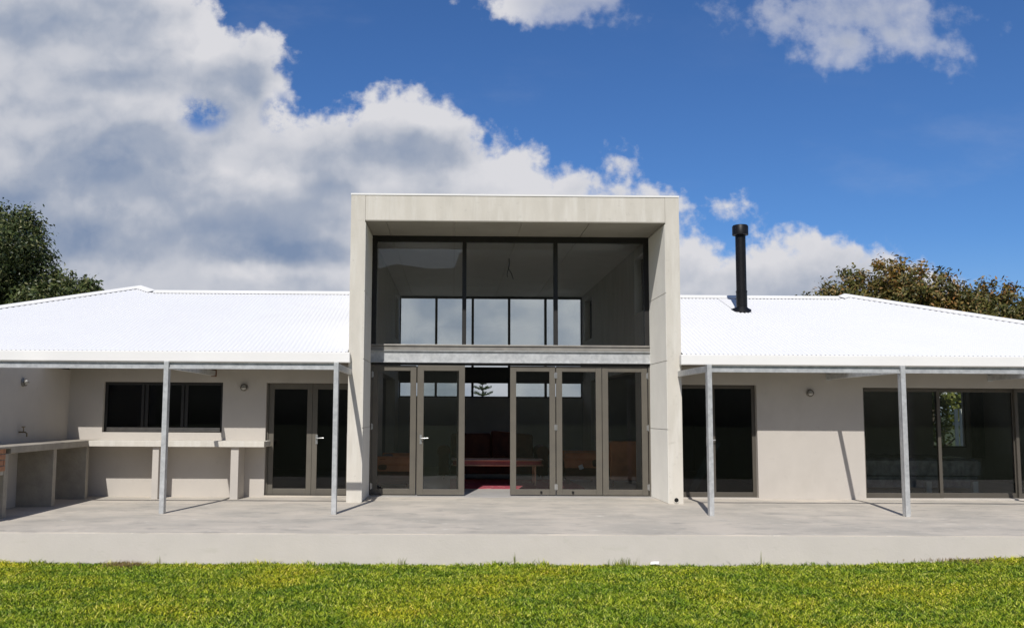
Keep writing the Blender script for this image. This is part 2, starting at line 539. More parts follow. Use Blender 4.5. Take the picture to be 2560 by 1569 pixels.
def np_mesh(name, verts, faces4, faces3, mat, parent=None):
    """fast mesh from numpy quads and triangles"""
    me = bpy.data.meshes.new(name)
    nq = 0 if faces4 is None else len(faces4)
    nt = 0 if faces3 is None else len(faces3)
    me.vertices.add(len(verts))
    me.vertices.foreach_set('co', np.asarray(verts, np.float32).ravel())
    loops = []
    if nq:
        loops.append(np.asarray(faces4, np.int32).ravel())
    if nt:
        loops.append(np.asarray(faces3, np.int32).ravel())
    loops = np.concatenate(loops)
    me.loops.add(len(loops))
    me.loops.foreach_set('vertex_index', loops)
    me.polygons.add(nq + nt)
    starts = np.concatenate([np.arange(nq) * 4, nq * 4 + np.arange(nt) * 3]).astype(np.int32)
    me.polygons.foreach_set('loop_start', starts)
    try:
        me.polygons.foreach_set('loop_total', np.concatenate([np.full(nq, 4), np.full(nt, 3)]).astype(np.int32))
    except Exception:
        pass
    me.materials.append(M[mat])
    me.update(calc_edges=True)
    me.validate()
    return link(name, me, parent)


def tag(o, label=None, cat=None, group=None, kind=None):
    if label:
        o['label'] = label
    if cat:
        o['category'] = cat
    if group:
        o['group'] = group
    if kind:
        o['kind'] = kind
    return o


def thing(name, loc, label, cat, group=None):
    o = bpy.data.objects.new(name, None)
    COL.objects.link(o)
    o.location = loc
    o.empty_display_size = 0.3
    return tag(o, label, cat, group)


def copy_tree(o, parent=None):
    c = o.copy()
    COL.objects.link(c)
    if parent is not None:
        c.parent = parent
    for ch in list(o.children):
        copy_tree(ch, c)
    return c


# ------------------------------------------------------------------ dimensions
YF, YG, YW, YP, YE = 14.735, 16.006, 15.601, 12.994, 10.991
XL, XR, IL, IR = -1.717, 3.746, -1.468, 3.501
ZT, ZS, J1, J2 = 5.047, 4.612, 2.319, 1.195
YB = 24.4
TANR, YE0, ZE0 = 0.345, 14.65, 2.42


def roof_z(y):
    return ZE0 + TANR * (y - YE0)


# ------------------------------------------------------------------ setting
def ground_z(x):
    t = np.clip((np.asarray(x) - 4.0) / 3.2, 0, 1)
    return -0.375 + 0.095 * t * t * (3 - 2 * t)


def make_ground():
    xs = np.concatenate([[-1500, -300, -60], np.arange(-20, 22, 0.5), [60, 300, 1500]])
    ys = np.concatenate([[-1500, -300, -60, -10], np.arange(2, 12, 0.5), [14, 30, 60, 300, 1500]])
    X, Y = np.meshgrid(xs, ys)
    Z = ground_z(X)
    v = np.stack([X, Y, Z], -1).reshape(-1, 3)
    nx, ny = len(xs), len(ys)
    i, j = np.meshgrid(np.arange(nx - 1), np.arange(ny - 1))
    a = (j * nx + i).ravel()
    f = np.stack([a, a + 1, a + nx + 1, a + nx], -1)
    tag(np_mesh('ground', v, f, None, 'soil'), kind='structure')


make_ground()

mb = MB()
mb.box(-9.0, 14.5, YE + 0.012, YW + 0.1, -0.09, 0.0)
tag(mb.build('patio', 'patio_concrete', bevel=0.006), kind='structure')
mb = MB()
mb.box(-9.0, 14.5, YE, YW, -0.75, -0.012)
tag(mb.build('patio_step', 'riser_plaster'), kind='structure')
mb = MB()
mb.box(IL + 0.002, IR - 0.002, YW + 0.1, YB, -0.1, 0.002)
mb.box(-11.5, IL + 0.002, YW + 0.1, 23.4, -0.1, 0.002)
mb.box(IR - 0.002, 13.0, YW + 0.1, 23.4, -0.1, 0.002)
tag(mb.build('floor', 'interior_floor'), kind='structure')


mb = MB()
mb.box(-16.0, 18.0, 24.9, 44.0, -0.60, -0.26)  # unseen pale slab added behind the house to bounce light through the rear glazing
tag(mb.build('bounce_paving', 'patio_concrete'), kind='structure')


def make_hills():
    # wooded ridge on the far side of the lawn, behind the viewer; seen only in the panes
    xs = np.linspace(-900, 900, 181)
    rows = []
    rng = np.random.default_rng(5)
    az = xs / 420.0
    el = 0.181 - 1.6 * (az + 0.035) ** 2 * (np.abs(az + 0.035) < 0.12) - 0.023 * (np.abs(az + 0.035) >= 0.12) + 0.004 * np.sin(az * 60) + 0.055 * np.clip((az - 0.004) / 0.012, 0, 1)
    el = el + rng.normal(0, 0.0012, len(xs))
    prof = [(0.0, -95), (0.03, -99), (0.06, -140), (0.25, -330), (0.6, -370), (1.0, -420), (0.8, -520), (0.0, -760)]
    for k, y in prof:
        rows.append(np.stack([xs, np.full_like(xs, y - 0.0), -0.6 + k * el * 420], -1))
    v = np.concatenate(rows)
    n = len(xs)
    i, j = np.meshgrid(np.arange(n - 1), np.arange(len(prof) - 1))
    a = (j * n + i).ravel()
    tag(np_mesh('hills', v, np.stack([a, a + 1, a + n + 1, a + n], -1), None, 'hillside'), kind='structure')


make_hills()

# ------------------------------------------------------------------ house
house = thing('house', (1.0, YW, 0), 'single-storey house with white corrugated roofs and a tall concrete portal in the middle', 'house')

# --- concrete portal: two side walls and a slab, with cut joints on the inner faces
OPEN_F, OPEN_B, ZO0, ZO1 = (16.42, 17.35), (22.75, 24.0), 3.36, 4.44


def side_wall(xa, xb, gap):
    """wall of the tall block between xa and xb, with slit openings and an optional low opening"""
    w = MB()
    y = [YF, OPEN_F[0], OPEN_F[1], OPEN_B[0], OPEN_B[1], YB + 0.25]
    z_lo = 0.0
    if gap:
        w.box(xa, xb, y[0], gap[0], z_lo, gap[2])
        w.box(xa, xb, gap[1], y[5], z_lo, gap[2])
        z_lo = gap[2]
    w.box(xa, xb, y[0], y[5], z_lo, ZO0)
    for a, c in ((0, 1), (2, 3), (4, 5)):
        w.box(xa, xb, y[a], y[c], ZO0, ZO1)
    w.box(xa, xb, y[0], y[5], ZO1, ZT)
    return w


def lining(w, xa, xb, gap):
    """cast panels on the inner face, with open joints between them"""
    g = 0.005
    zs = [0.0, J2, J1, 3.44, ZS - 0.02]
    y0, y1 = YF + 0.001, YG + 0.05
    for a, c in zip(zs[:-1], zs[1:]):
        w.box(xa, xb, y0, y1, a + g, c - g)


GAP_R = (17.35, 23.0, 2.28)
GAP_L = (19.0, 23.0, 2.28)
pf = side_wall(XL, IL - 0.014, GAP_L)
side_wall_r = side_wall(IR + 0.014, XR, GAP_R)
pf.v, base = pf.v, len(pf.v)
pf.f += [tuple(i + base for i in fc) for fc in side_wall_r.f]
pf.v += side_wall_r.v
pf.mi += side_wall_r.mi
# roof slab between the walls
pf.box(IL - 0.010, IR + 0.010, YF + 0.002, YB + 0.25, ZS + 0.016, ZT - 0.001)
portal = pf.build('portal_frame', 'concrete', house)
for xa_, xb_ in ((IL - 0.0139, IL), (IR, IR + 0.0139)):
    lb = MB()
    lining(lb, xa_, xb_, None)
    lb.build('panel_lining', 'concrete_panel_lit', portal)
# soffit boards with open joints
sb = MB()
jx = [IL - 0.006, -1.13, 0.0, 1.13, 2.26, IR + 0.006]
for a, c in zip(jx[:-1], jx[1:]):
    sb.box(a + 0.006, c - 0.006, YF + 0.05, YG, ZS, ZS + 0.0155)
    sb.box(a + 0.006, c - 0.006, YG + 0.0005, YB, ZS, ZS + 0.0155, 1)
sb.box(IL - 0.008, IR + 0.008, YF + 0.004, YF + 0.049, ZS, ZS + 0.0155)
sb.build('soffit', ['concrete_soffit', 'concrete_ceiling_lit'], portal)
fl = MB()
fl.box(XL - 0.006, XR + 0.006, YF - 0.008, YF + 0.06, ZT - 0.001, ZT + 0.028)
fl.build('coping', 'trim_white', portal)

# --- drain pipe through the foot of the right column
dp = MB()
n = 20
cxp, czp = 3.630, 0.060
for rr, y0, y1, mi in ((0.047, YF - 0.012, YF + 0.01, 0),):
    vs_, fs = [], []
    for k in range(n):
        a = 2 * math.pi * k / n
        for r_, yy in ((0.047, y0), (0.036, y0), (0.036, y1), (0.047, y1)):
            vs_.append((cxp + r_ * math.cos(a), yy, czp + r_ * math.sin(a)))
    for k in range(n):
        k2 = (k + 1) % n
        for q in range(3):
            fs.append((k * 4 + q, k2 * 4 + q, k2 * 4 + q + 1, k * 4 + q + 1))
    dp.add(vs_, fs, 0)
dp.add([(cxp + 0.0365 * math.cos(2 * math.pi * k / n), YF - 0.004, czp + 0.0365 * math.sin(2 * math.pi * k / n)) for k in range(n)], [tuple(range(n))], 1)
dp.build('drain_pipe', ['concrete', 'hole_black'], house)

# --- upper glazing of the portal
uw = MB()
yf0, yf1 = YG - 0.03, YG + 0.05
ZSILL = 2.655
uw.box(IL, IL + 0.085, yf0, yf1, ZSILL, ZS)
uw.box(IR - 0.085, IR, yf0, yf1, ZSILL, ZS)
uw.box(IL + 0.085, IR - 0.085, yf0 + 0.002, yf1, ZS - 0.105, ZS)
for x in (0.187, 1.826):
    uw.box(x - 0.037, x + 0.037, yf0 + 0.001, yf1 + 0.02, ZSILL, ZS - 0.105)
upper = uw.build('window', 'black_frame', house, bevel=0.003)
upper['label'] = 'tall three-pane window under the portal slab'
for x0, x1 in ((IL + 0.085, 0.150), (0.224, 1.789), (1.863, IR - 0.085)):
    MB().box(x0, x1, YG + 0.008, YG + 0.014, ZSILL, ZS - 0.105).build('pane', 'glass_clear', upper)
sl = MB()
sl.box(IL, IR, YG - 0.055, YG + 0.05, 2.626, 2.655)
sl.box(IL, IR, YG - 0.035, YG + 0.05, 2.552, 2.622)
sl.build('sill', 'metal_and_sunlit_rail', upper, bevel=0.004)
# galvanised beam over the folding doors
gb = MB()
gb.box(IL, IR, YG - 0.02, YG + 0.06, 2.345, 2.548)
gb.box(IL, IR, YG - 0.075, YG - 0.021, 2.332, 2.346)
gb.box(IL, IR, YG - 0.055, YG - 0.021, 2.536, 2.548)
gb.build('beam', 'galvanised', house)
MB().box(IL, IR, YG - 0.01, YG + 0.05, 2.288, 2.331).build('door_track', 'black_frame', house)

# --- folding door leaves
ZD0, ZD1 = 0.018, 2.282


def leaf(x0, x1, y, handle=None, hinges=(), name='folding_door', z0=ZD0, z1=ZD1, sw=0.105, glassm='glass_door', hinge_m='steel', rail=0.10, top=0.095, frame_m='bronze_frame'):
    b = MB()
    d = 0.045
    b.box(x0, x0 + sw, y, y + d, z0, z1)
    b.box(x1 - sw, x1, y, y + d, z0, z1)
    b.box(x0 + sw, x1 - sw, y + 0.0025, y + d - 0.0025, z0, z0 + rail)
    b.box(x0 + sw, x1 - sw, y + 0.0025, y + d - 0.0025, z1 - top, z1)
    o = b.build(name, frame_m, house, bevel=0.003)
    MB().box(x0 + sw - 0.004, x1 - sw + 0.004, y + 0.019, y + 0.026, z0 + rail - 0.004, z1 - top + 0.004).build('pane', glassm, o)
    if handle:
        hx, sgn = handle
        h = MB()
        h.box(hx - 0.018, hx + 0.018, y - 0.008, y, 0.90, 1.06)
        h.tube([(hx, y - 0.006, 1.0), (hx, y - 0.05, 1.0), (hx + sgn * 0.02, y - 0.055, 1.0), (hx + sgn * 0.13, y - 0.055, 1.004)], 0.010, 10)
        h.tube([(hx, y - 0.014, 0.935), (hx, y, 0.935)], 0.012, 10)
        h.build('handle', hinge_m, o, smooth=True)
    for hx, hz in hinges:
        h = MB()
        h.tube([(hx, y - 0.012, hz - 0.055), (hx, y - 0.012, hz + 0.055)], 0.011, 10)
        h.box(hx - 0.026, hx + 0.026, y - 0.005, y, hz - 0.045, hz + 0.045)
        h.build('hinge', hinge_m, o)
    return o


HZ = (2.12, 1.20, 0.16)
leaf(-1.435, -0.655, YG, hinges=[(-1.44, z) for z in HZ])
leaf(-0.640, 0.170, YG + 0.002)
leaf(-0.625, 0.205, YG - 0.075, handle=(-0.565, 1))['label'] = 'door leaf folded back flat, with a steel lever handle'
for lf_, kx in ((leaf(1.012, 1.815, YG - 0.004, hinges=[(1.822, z) for z in HZ]), 1.56), (leaf(1.830, 2.640, YG - 0.002), 2.12)):
    MB().tube([(kx, YG - 0.022, 0.068), (kx, YG - 0.003, 0.068)], 0.020, 14).build('lock', 'hole_black', lf_)
leaf(2.650, 3.455, YG, hinges=[(3.462, z) for z in HZ])
MB().box(IL, IL + 0.030, YG - 0.01, YG + 0.06, 0.0, 2.288).build('door_jamb', 'bronze_frame', house)
MB().box(IR - 0.030, IR, YG - 0.01, YG + 0.06, 0.0, 2.288).build('door_jamb', 'bronze_frame', house)

# --- rear wall and rear glazing of the tall block
rw = MB()
rw.box(IL - 0.012, IR + 0.012, YB, YB + 0.2, 0.0, 1.86)
rw.build('wall', 'interior_wall', house)
MB().box(IL - 0.012, IR + 0.012, YB - 0.05, YB + 0.2, 2.31, 2.65).build('beam', 'black_frame', house)
for za, zb, lab in ((1.86, 2.31, 'low strip of rear glazing'), (2.65, ZS, 'tall rear glazing')):
    w = MB()
    bays = [IL + (IR - IL) * k / 5 for k in range(6)]
    for k, x in enumerate(bays):
        hw = 0.033
        w.box(max(x - hw, IL), min(x + hw, IR), YB, YB + 0.09, za, zb)
    w.box(IL + 0.033, IR - 0.033, YB + 0.002, YB + 0.088, zb - 0.06, zb)
    w.box(IL + 0.033, IR - 0.033, YB + 0.002, YB + 0.088, za, za + 0.035)
    o = w.build('window', 'black_frame', house)
    o['label'] = lab
    for a, c in zip(bays[:-1], bays[1:]):
        MB().box(a + 0.033, c - 0.033, YB + 0.04, YB + 0.046, za + 0.035, zb - 0.06).build('pane', 'glass_clear', o)
# slit windows high in the side walls
for xa, xb in ((XL, IL - 0.014), (IR + 0.014, XR)):
    xm = xa + 0.06 if xa < 0 else xb - 0.06
    for (ya, yb) in (OPEN_F, OPEN_B):
        w = MB()
        w.box(xm - 0.03, xm + 0.03, ya, ya + 0.05, ZO0, ZO1)
        w.box(xm - 0.03, xm + 0.03, yb - 0.05, yb, ZO0, ZO1)
        w.box(xm - 0.028, xm + 0.028, ya + 0.05, yb - 0.05, ZO0, ZO0 + 0.05)
        w.box(xm - 0.028, xm + 0.028, ya + 0.05, yb - 0.05, ZO1 - 0.05, ZO1)
        o = w.build('window', 'black_frame', house)
        MB().box(xm - 0.003, xm + 0.003, ya + 0.05, yb - 0.05, ZO0 + 0.05, ZO1 - 0.05).build('pane', 'glass_clear', o)


# --- wing walls
def wall_with_holes(name, x0, x1, y0, y1, z0, z1, holes, matn, label=None):
    w = MB()
    holes = sorted(holes)
    x = x0
    for hx0, hx1, hz0, hz1 in holes:
        if hx0 > x:
            w.box(x, hx0, y0, y1, z0, z1)
        if hz0 > z0:
            w.box(hx0, hx1, y0, y1, z0, hz0)
        if hz1 < z1:
            w.box(hx0, hx1, y0, y1, hz1, z1)
        x = hx1
    if x < x1:
        w.box(x, x1, y0, y1, z0, z1)
    o = w.build(name, matn, house)
    if label:
        o['label'] = label
    return o


XRET = -6.600
ZW = 2.60
WIN = (-6.018, -3.970, 1.086, 1.948)
LDR = (-3.222, -1.745, 0.030, 1.944)
RDR = (3.80, 5.268, 0.022, 1.957)
SLD = (7.128, 11.20, 0.022, 1.926)
wall_with_holes('wall', XRET - 0.02, XL - 0.002, YW, YW + 0.24, 0.0, ZW, [WIN, LDR], 'plaster', 'plastered left wing wall')
wall_with_holes('wall', XR + 0.002, 12.2, YW, YW + 0.24, 0.0, ZW, [RDR, SLD], 'plaster', 'plastered right wing wall')
MB().box(XRET - 0.25, XRET, 11.25, YW - 0.001, 0.0, 2.15).build('wall', 'plaster', house)['label'] = 'return wall running out along the patio'
# outer and inner walls that close the rooms
w = MB()
w.box(-11.0, -10.8, YW, 23.4, 0, 2.9)
w.box(-10.8, -3.02, 23.2, 23.4, 0, 2.7)
w.box(-2.95, XL - 0.002, 23.2, 23.4, 0, 2.7)
w.box(-3.02, -2.95, 23.2, 23.4, 0, 0.35)
w.box(-3.02, -2.95, 23.2, 23.4, 2.1, 2.7)
w.box(-10.8, XRET - 0.25, YW, YW + 0.2, 0, 2.7)
w.build('wall', 'interior_wall', house)
w = MB()
w.box(XR + 0.002, 6.20, 23.2, 23.4, 0, 2.7)
w.box(6.20, 6.35, YW + 0.24, 23.4, 0, 2.7)
w.box(12.0, 12.2, YW + 0.24, 20.6, 0, 2.7)
BW = (10.89, 11.68, 0.72, 2.02)
w.box(6.35, BW[0], 20.4, 20.6, 0, 2.7)
w.box(BW[1], 12.0, 20.4, 20.6, 0, 2.7)
w.box(BW[0], BW[1], 20.4, 20.6, 0, BW[2])
w.box(BW[0], BW[1], 20.4, 20.6, BW[3], 2.7)
w.build('wall', 'interior_wall', house)
for xa_, xb_, yb_ in ((-10.8, XL - 0.002, 23.2), (XR + 0.002, 6.20, 23.2), (6.35, 12.0, 20.4)):
    MB().box(xa_, xb_, YW + 0.24, yb_, 2.34, 2.44).build('ceiling', 'interior_wall', house)

# kitchen window
w = MB()
yk0, yk1 = YW + 0.075, YW + 0.135
x0, x1, z0, z1 = WIN
w.box(x0, x0 + 0.05, yk0, yk1, z0 + 0.012, z1)
w.box(x1 - 0.05, x1, yk0, yk1, z0 + 0.012, z1)
w.box(x0 + 0.05, x1 - 0.05, yk0 + 0.002, yk1, z1 - 0.05, z1)
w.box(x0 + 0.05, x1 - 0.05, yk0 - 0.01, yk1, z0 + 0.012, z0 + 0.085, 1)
for x in (-5.330, -4.645):
    w.box(x - 0.06, x - 0.012, yk0 + 0.001, yk1, z0 + 0.085, z1 - 0.05)
    w.box(x + 0.012, x + 0.06, yk0 + 0.001, yk1, z0 + 0.085, z1 - 0.05)
    w.box(x - 0.012, x + 0.012, yk0 + 0.03, yk1, z0 + 0.085, z1 - 0.05)
o = w.build('window', ['black_frame', 'metal_and_sunlit_rail'], house, bevel=0.003)  # sunlight painted into the paler bottom rail, shade into the black rest
o['label'] = 'wide dark three-pane window in the left wing'
for a, c in ((x0 + 0.05, -5.39), (-5.27, -4.705), (-4.585, x1 - 0.05)):
    MB().box(a, c, yk0 + 0.03, yk0 + 0.036, z0 + 0.085, z1 - 0.05).build('pane', 'glass_dark', o)

# left wing door: two leaves
yd = YW + 0.09
MB().box(-3.222, -3.190, YW + 0.07, YW + 0.15, 0.031, 1.943).build('door_jamb', 'bronze_frame', house)
o = leaf(-3.187, -2.440, yd, name='door', z0=0.032, z1=1.94, sw=0.088, glassm='glass_dark', rail=0.105, top=0.10)
o = leaf(-2.436, -1.75, yd, handle=(-2.355, 1), name='door', z0=0.032, z1=1.94, sw=0.088, glassm='glass_dark', rail=0.105, top=0.10)
MB().box(LDR[0], LDR[1], YW - 0.015, YW + 0.2, 0.001, 0.030).build('door_sill', 'patio_concrete', house)
# right wing door beside the portal
o = leaf(3.81, 4.50, yd, handle=(4.42, 1), name='door', z0=0.024, z1=1.953, frame_m='dark_bronze', sw=0.075, glassm='glass_dark', rail=0.085, top=0.06)
o = leaf(4.502, 5.266, yd + 0.003, name='door', z0=0.024, z1=1.953, frame_m='dark_bronze', sw=0.06, glassm='glass_dark', rail=0.085, top=0.06)
# sliding door of the bedroom
xs_ = [7.13, 8.52, 9.88, 11.19]
for k in range(3):
    o = leaf(xs_[k] if k == 0 else xs_[k] - 0.04, xs_[k + 1], yd + 0.055 * (k % 2), name='sliding_door', frame_m='dark_bronze', z0=0.024, z1=1.92, sw=0.055, glassm='glass_door', rail=0.085, top=0.06)

# rear bedroom window
w = MB()
for a, c in ((BW[0], BW[0] + 0.04), (BW[1] - 0.04, BW[1])):
    w.box(a, c, 20.46, 20.52, BW[2], BW[3])
w.box(BW[0] + 0.04, BW[1] - 0.04, 20.462, 20.518, BW[2], BW[2] + 0.04)
w.box(BW[0] + 0.04, BW[1] - 0.04, 20.462, 20.518, BW[3] - 0.04, BW[3])
o = w.build('window', 'bronze_frame', house)
MB().box(BW[0] + 0.04, BW[1] - 0.04, 20.488, 20.493, BW[2] + 0.04, BW[3] - 0.04).build('pane', 'glass_clear', o)

# --- corrugated roofs
PITCH, AMP = 0.076, 0.0075


def roof_side(xa, xb, apex_x, apex_y, ridge_y, sign, label):
    """front slope of one wing: eave from xa to xb, hip on the outer end rising to the apex"""
    step = PITCH / 8
    xs = np.arange(xa, xb + 1e-6, step)
    outer = apex_x + sign * (apex_y - YE0)
    d = (outer - xs) * sign           # distance in from the outer eave corner
    hip = YE0 + d
    over = apex_y - (apex_x - xs) * sign
    top = np.where(d < apex_y - YE0, hip, np.maximum(over, ridge_y))
    top = np.maximum(np.minimum(top, apex_y), YE0 - 0.02)
    zo = AMP * np.cos(2 * np.pi * xs / PITCH)
    rows = []
    for k in np.linspace(0, 1, 4):
        y = (YE0 - 0.045) + (top - (YE0 - 0.045)) * k
        rows.append(np.stack([xs, y, ZE0 + TANR * (y - YE0) + zo + 0.012], -1))
    v = np.concatenate(rows)
    nx = len(xs)
    i, j = np.meshgrid(np.arange(nx - 1), np.arange(3))
    a = (j * nx + i).ravel()
    o = np_mesh('roof', v, np.stack([a, a + 1, a + nx + 1, a + nx], -1), None, 'roof_white', house)
    o.data.polygons.foreach_set('use_smooth', [True] * len(o.data.polygons))
    o['label'] = label
    inner = xa if sign > 0 else xb
    az = roof_z(apex_y)
    rz = roof_z(ridge_y)
    ky = ridge_y
    kx = apex_x - sign * (apex_y - ridge_y)
    # slopes turned away from the patio
    s = MB()
    e = 0.004
    s.add([(inner, ridge_y, rz - e), (kx, ridge_y, rz - e), (kx - sign * 0.0, 2 * ridge_y - YE0, ZE0 - e), (inner, 2 * ridge_y - YE0, ZE0 - e)], [(0, 1, 2, 3)])
    s.add([(apex_x, apex_y, az - e), (apex_x, apex_y + 5.0, az - e), (kx, 2 * ridge_y - YE0, ZE0 - e), (kx, ridge_y, rz - e)], [(0, 1, 2, 3)])
    s.add([(apex_x, apex_y, az - e), (outer, YE0, ZE0 - e), (outer, apex_y + 5.0, ZE0 - e), (apex_x, apex_y + 5.0, az - e)], [(0, 1, 2, 3)])
    s.build('slope', 'roof_white', o)
    # ridge and hip flashing
    c = MB()
    pts = [(outer, YE0, ZE0), (apex_x, apex_y, az), (kx, ky, rz), (inner, ridge_y, rz)]
    nrm = Vector((0, -TANR, 1)).normalized()
    for p, q in zip(pts[:-1], pts[1:]):
        p, q = Vector(p), Vector(q)
        t = (q - p).normalized()
        s_ = t.cross(nrm).normalized()
        if s_.y > 0:
            s_ = -s_
        lift = nrm * 0.032
        hwid = 0.15
        a1, a2 = p + lift, q + lift
        c.add([a1 + s_ * hwid, a2 + s_ * hwid, a2 - s_ * 0.01 + Vector((0, 0, 0.022)), a1 - s_ * 0.01 + Vector((0, 0, 0.022)),
               a2 - s_ * 0.14 - Vector((0, 0, 0.05)), a1 - s_ * 0.14 - Vector((0, 0, 0.05))],
              [(0, 1, 2, 3), (3, 2, 4, 5)])
        b1, b2 = a1 + s_ * hwid, a2 + s_ * hwid
        dn = -nrm * 0.010
        c.add([b1, b2, b2 + dn, b1 + dn], [(0, 1, 2, 3)])
    c.build('ridge_cap', 'trim_white', o)
    # gutter along the eave
    g = MB()
    gx0, gx1 = (inner - 0.04, outer) if sign > 0 else (outer, inner + 0.04)
    g.box(gx0, gx1, YE0 - 0.055, YE0 + 0.07, ZE0 - 0.172, ZE0 - 0.003)
    g.build('gutter', 'trim_white', o, bevel=0.012, seg=3)
    eb = MB()
    eb.box(gx0 + (0.045 if sign > 0 else 0), gx1 - (0.045 if sign < 0 else 0), YE0 + 0.071, YW - 0.002, ZE0 - 0.155, ZE0 - 0.135)
    eb.build('eave_board', 'eave_board', o)
    return o


roof_l = roof_side(-11.85, XL - 0.004, -6.85, 19.60, 19.12, -1, 'white corrugated roof left of the portal')
roof_r = roof_side(XR + 0.004, 13.10, 8.48, 19.27, 19.00, 1, 'white corrugated roof right of the portal')

# --- flue
FX, FY = 5.742, 17.75
fz = roof_z(FY)
c = MB()
c.tube([(FX, FY, fz - 0.15), (FX, FY, 3.90)], 0.107, 28)
c.tube([(FX, FY, 3.86), (FX, FY, 5.10)], 0.1, 28)
c.tube([(FX, FY, 3.875), (FX, FY, 3.90)], 0.112, 28)
chim = c.build('chimney', 'flue_black', house, smooth=True)
chim['label'] = 'black steel flue pipe with a wider cap'
c = MB()
c.tube([(FX, FY, 5.025), (FX, FY, 5.03), (FX, FY, 5.200), (FX, FY, 5.225)], [0.150, 0.157, 0.157, 0.140], 28)
c.build('cap', 'flue_black', chim, smooth=True)
c = MB()
ring = [(FX + 0.19 * math.cos(a) * (1 + 0.12 * math.sin(5 * a)), FY + 0.19 * math.sin(a)) for a in np.linspace(0, 2 * math.pi, 24, endpoint=False)]
c.add([(x, y, roof_z(y) + 0.030) for x, y in ring] + [(FX + 0.105 * math.cos(a), FY + 0.105 * math.sin(a), fz + 0.085) for a in np.linspace(0, 2 * math.pi, 24, endpoint=False)],
      [(k, (k + 1) % 24, 24 + (k + 1) % 24, 24 + k) for k in range(24)])
c.build('boot', 'flue_black', chim, smooth=True)
c = MB()
for a, b_ in ((FX - 0.15, FX + 0.15),):
    y0, y1 = FY - 0.16, 18.9
    c.add([(a, y0, roof_z(y0) + 0.0165), (b_, y0, roof_z(y0) + 0.0165), (b_, y1, roof_z(y1) + 0.0165), (a, y1, roof_z(y1) + 0.0165)], [(0, 1, 2, 3)])
c.build('flashing', 'trim_white', chim)


# ------------------------------------------------------------------ pergola frames
def channel_x(mb, x0, x1, y, z0, z1):
    """cold-formed channel along x, open towards the lawn"""
    mb.box(x0, x1, y + 0.030, y + 0.034, z0 + 0.004, z1 - 0.004)
    mb.box(x0, x1, y, y + 0.034, z1 - 0.004, z1)
    mb.box(x0, x1, y, y + 0.034, z0, z0 + 0.004)
    mb.box(x0, x1, y, y + 0.003, z0 + 0.004, z0 + 0.020)


def pergola(name, posts, beam, label):
    base = ((beam[0] + beam[1]) / 2, YP, 0)
    t = thing(name, base, label, 'pergola')
    for x in posts:
        p = MB()
        p.box(x - 0.034, x + 0.034, YP - 0.002, YP + 0.040, 0.0, 2.164)
        p.box(x - 0.034, x + 0.034, YP + 0.050, YP + 0.105, 0.0, 2.055)
        p.box(x - 0.027, x + 0.027, YP + 0.0402, YP + 0.0498, 0.0, 2.050)
        p.build('post', 'galvanised', t, bevel=0.003)
    xs = [beam[0]] + [x for x in posts if beam[0] < x < beam[1]] + [beam[1]]
    for a, c in zip(xs[:-1], xs[1:]):
        a2 = a + (0.035 if a in posts else 0)
        c2 = c - (0.035 if c in posts else 0)
        if c2 - a2 < 0.05:
            continue
        b = MB()
        channel_x(b, a2, c2, YP + 0.012, 2.058, 2.152)
        b.build('beam', 'galvanised', t)
    for x in posts:
        r = MB()
        r.box(x - 0.028, x + 0.028, YP + 0.0425, YW - 0.013, 2.060, 2.150)
        o = r.build('rafter', 'galvanised', t, bevel=0.002)
        q = MB()
        q.box(x - 0.045, x + 0.045, YW - 0.012, YW - 0.001, 2.045, 2.165)
        q.build('bracket', 'rust' if x < -3 else 'galvanised', o)
    return t


pergola('pergola', [-4.131, -1.690], (XRET + 0.001, -1.690), 'galvanised steel pergola frame on two thin posts along the left wing')
pergola('pergola', [3.712, 6.536, 9.370], (3.712, 12.2), 'galvanised steel pergola frame on posts along the right wing')


# ------------------------------------------------------------------ outdoor counter
cnt = thing('counter', (-5.6, 15.1, 0), 'L-shaped cast concrete counter on slab legs round the left corner of the patio', 'counter')
b = MB()
b.box(-6.03, -3.130, 15.08, YW - 0.001, 0.862, 0.958)
b.build('counter_top', 'concrete', cnt, bevel=0.006)
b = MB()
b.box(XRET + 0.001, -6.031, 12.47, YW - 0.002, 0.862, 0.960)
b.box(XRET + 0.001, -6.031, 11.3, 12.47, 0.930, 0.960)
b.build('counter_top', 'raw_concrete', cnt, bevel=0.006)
for x0, x1 in ((-4.985, -4.880), (-3.690, -3.560)):
    b = MB()
    b.box(x0, x1, 15.13, YW - 0.002, 0.0, 0.861)
    b.build('leg', 'plaster', cnt, bevel=0.004)
for y0, y1 in ((12.36, 12.47), (13.86, 13.97), (15.09, 15.20)):
    b = MB()
    b.box(XRET + 0.001, -6.06, y0, y1, 0.0, 0.861)
    b.build('leg', 'raw_concrete', cnt, bevel=0.004)
b = MB()
b.box(XRET + 0.001, -6.065, 11.3, 12.355, 0.58, 0.929)
fb = b.build('firebox', 'mortar', cnt)
k = MB()
for r_ in range(4):
    for c_ in range(6):
        y0 = 11.30 + c_ * 0.225 + (0.11 if r_ % 2 else 0)
        y1 = min(y0 + 0.213, 12.354)
        if y1 - y0 > 0.04:
            k.box(-6.066, -6.045, y0, y1, 0.655 + r_ * 0.078 - 0.02, 0.655 + r_ * 0.078 + 0.046)
k.build('brick_face', 'brick', fb, bevel=0.004)


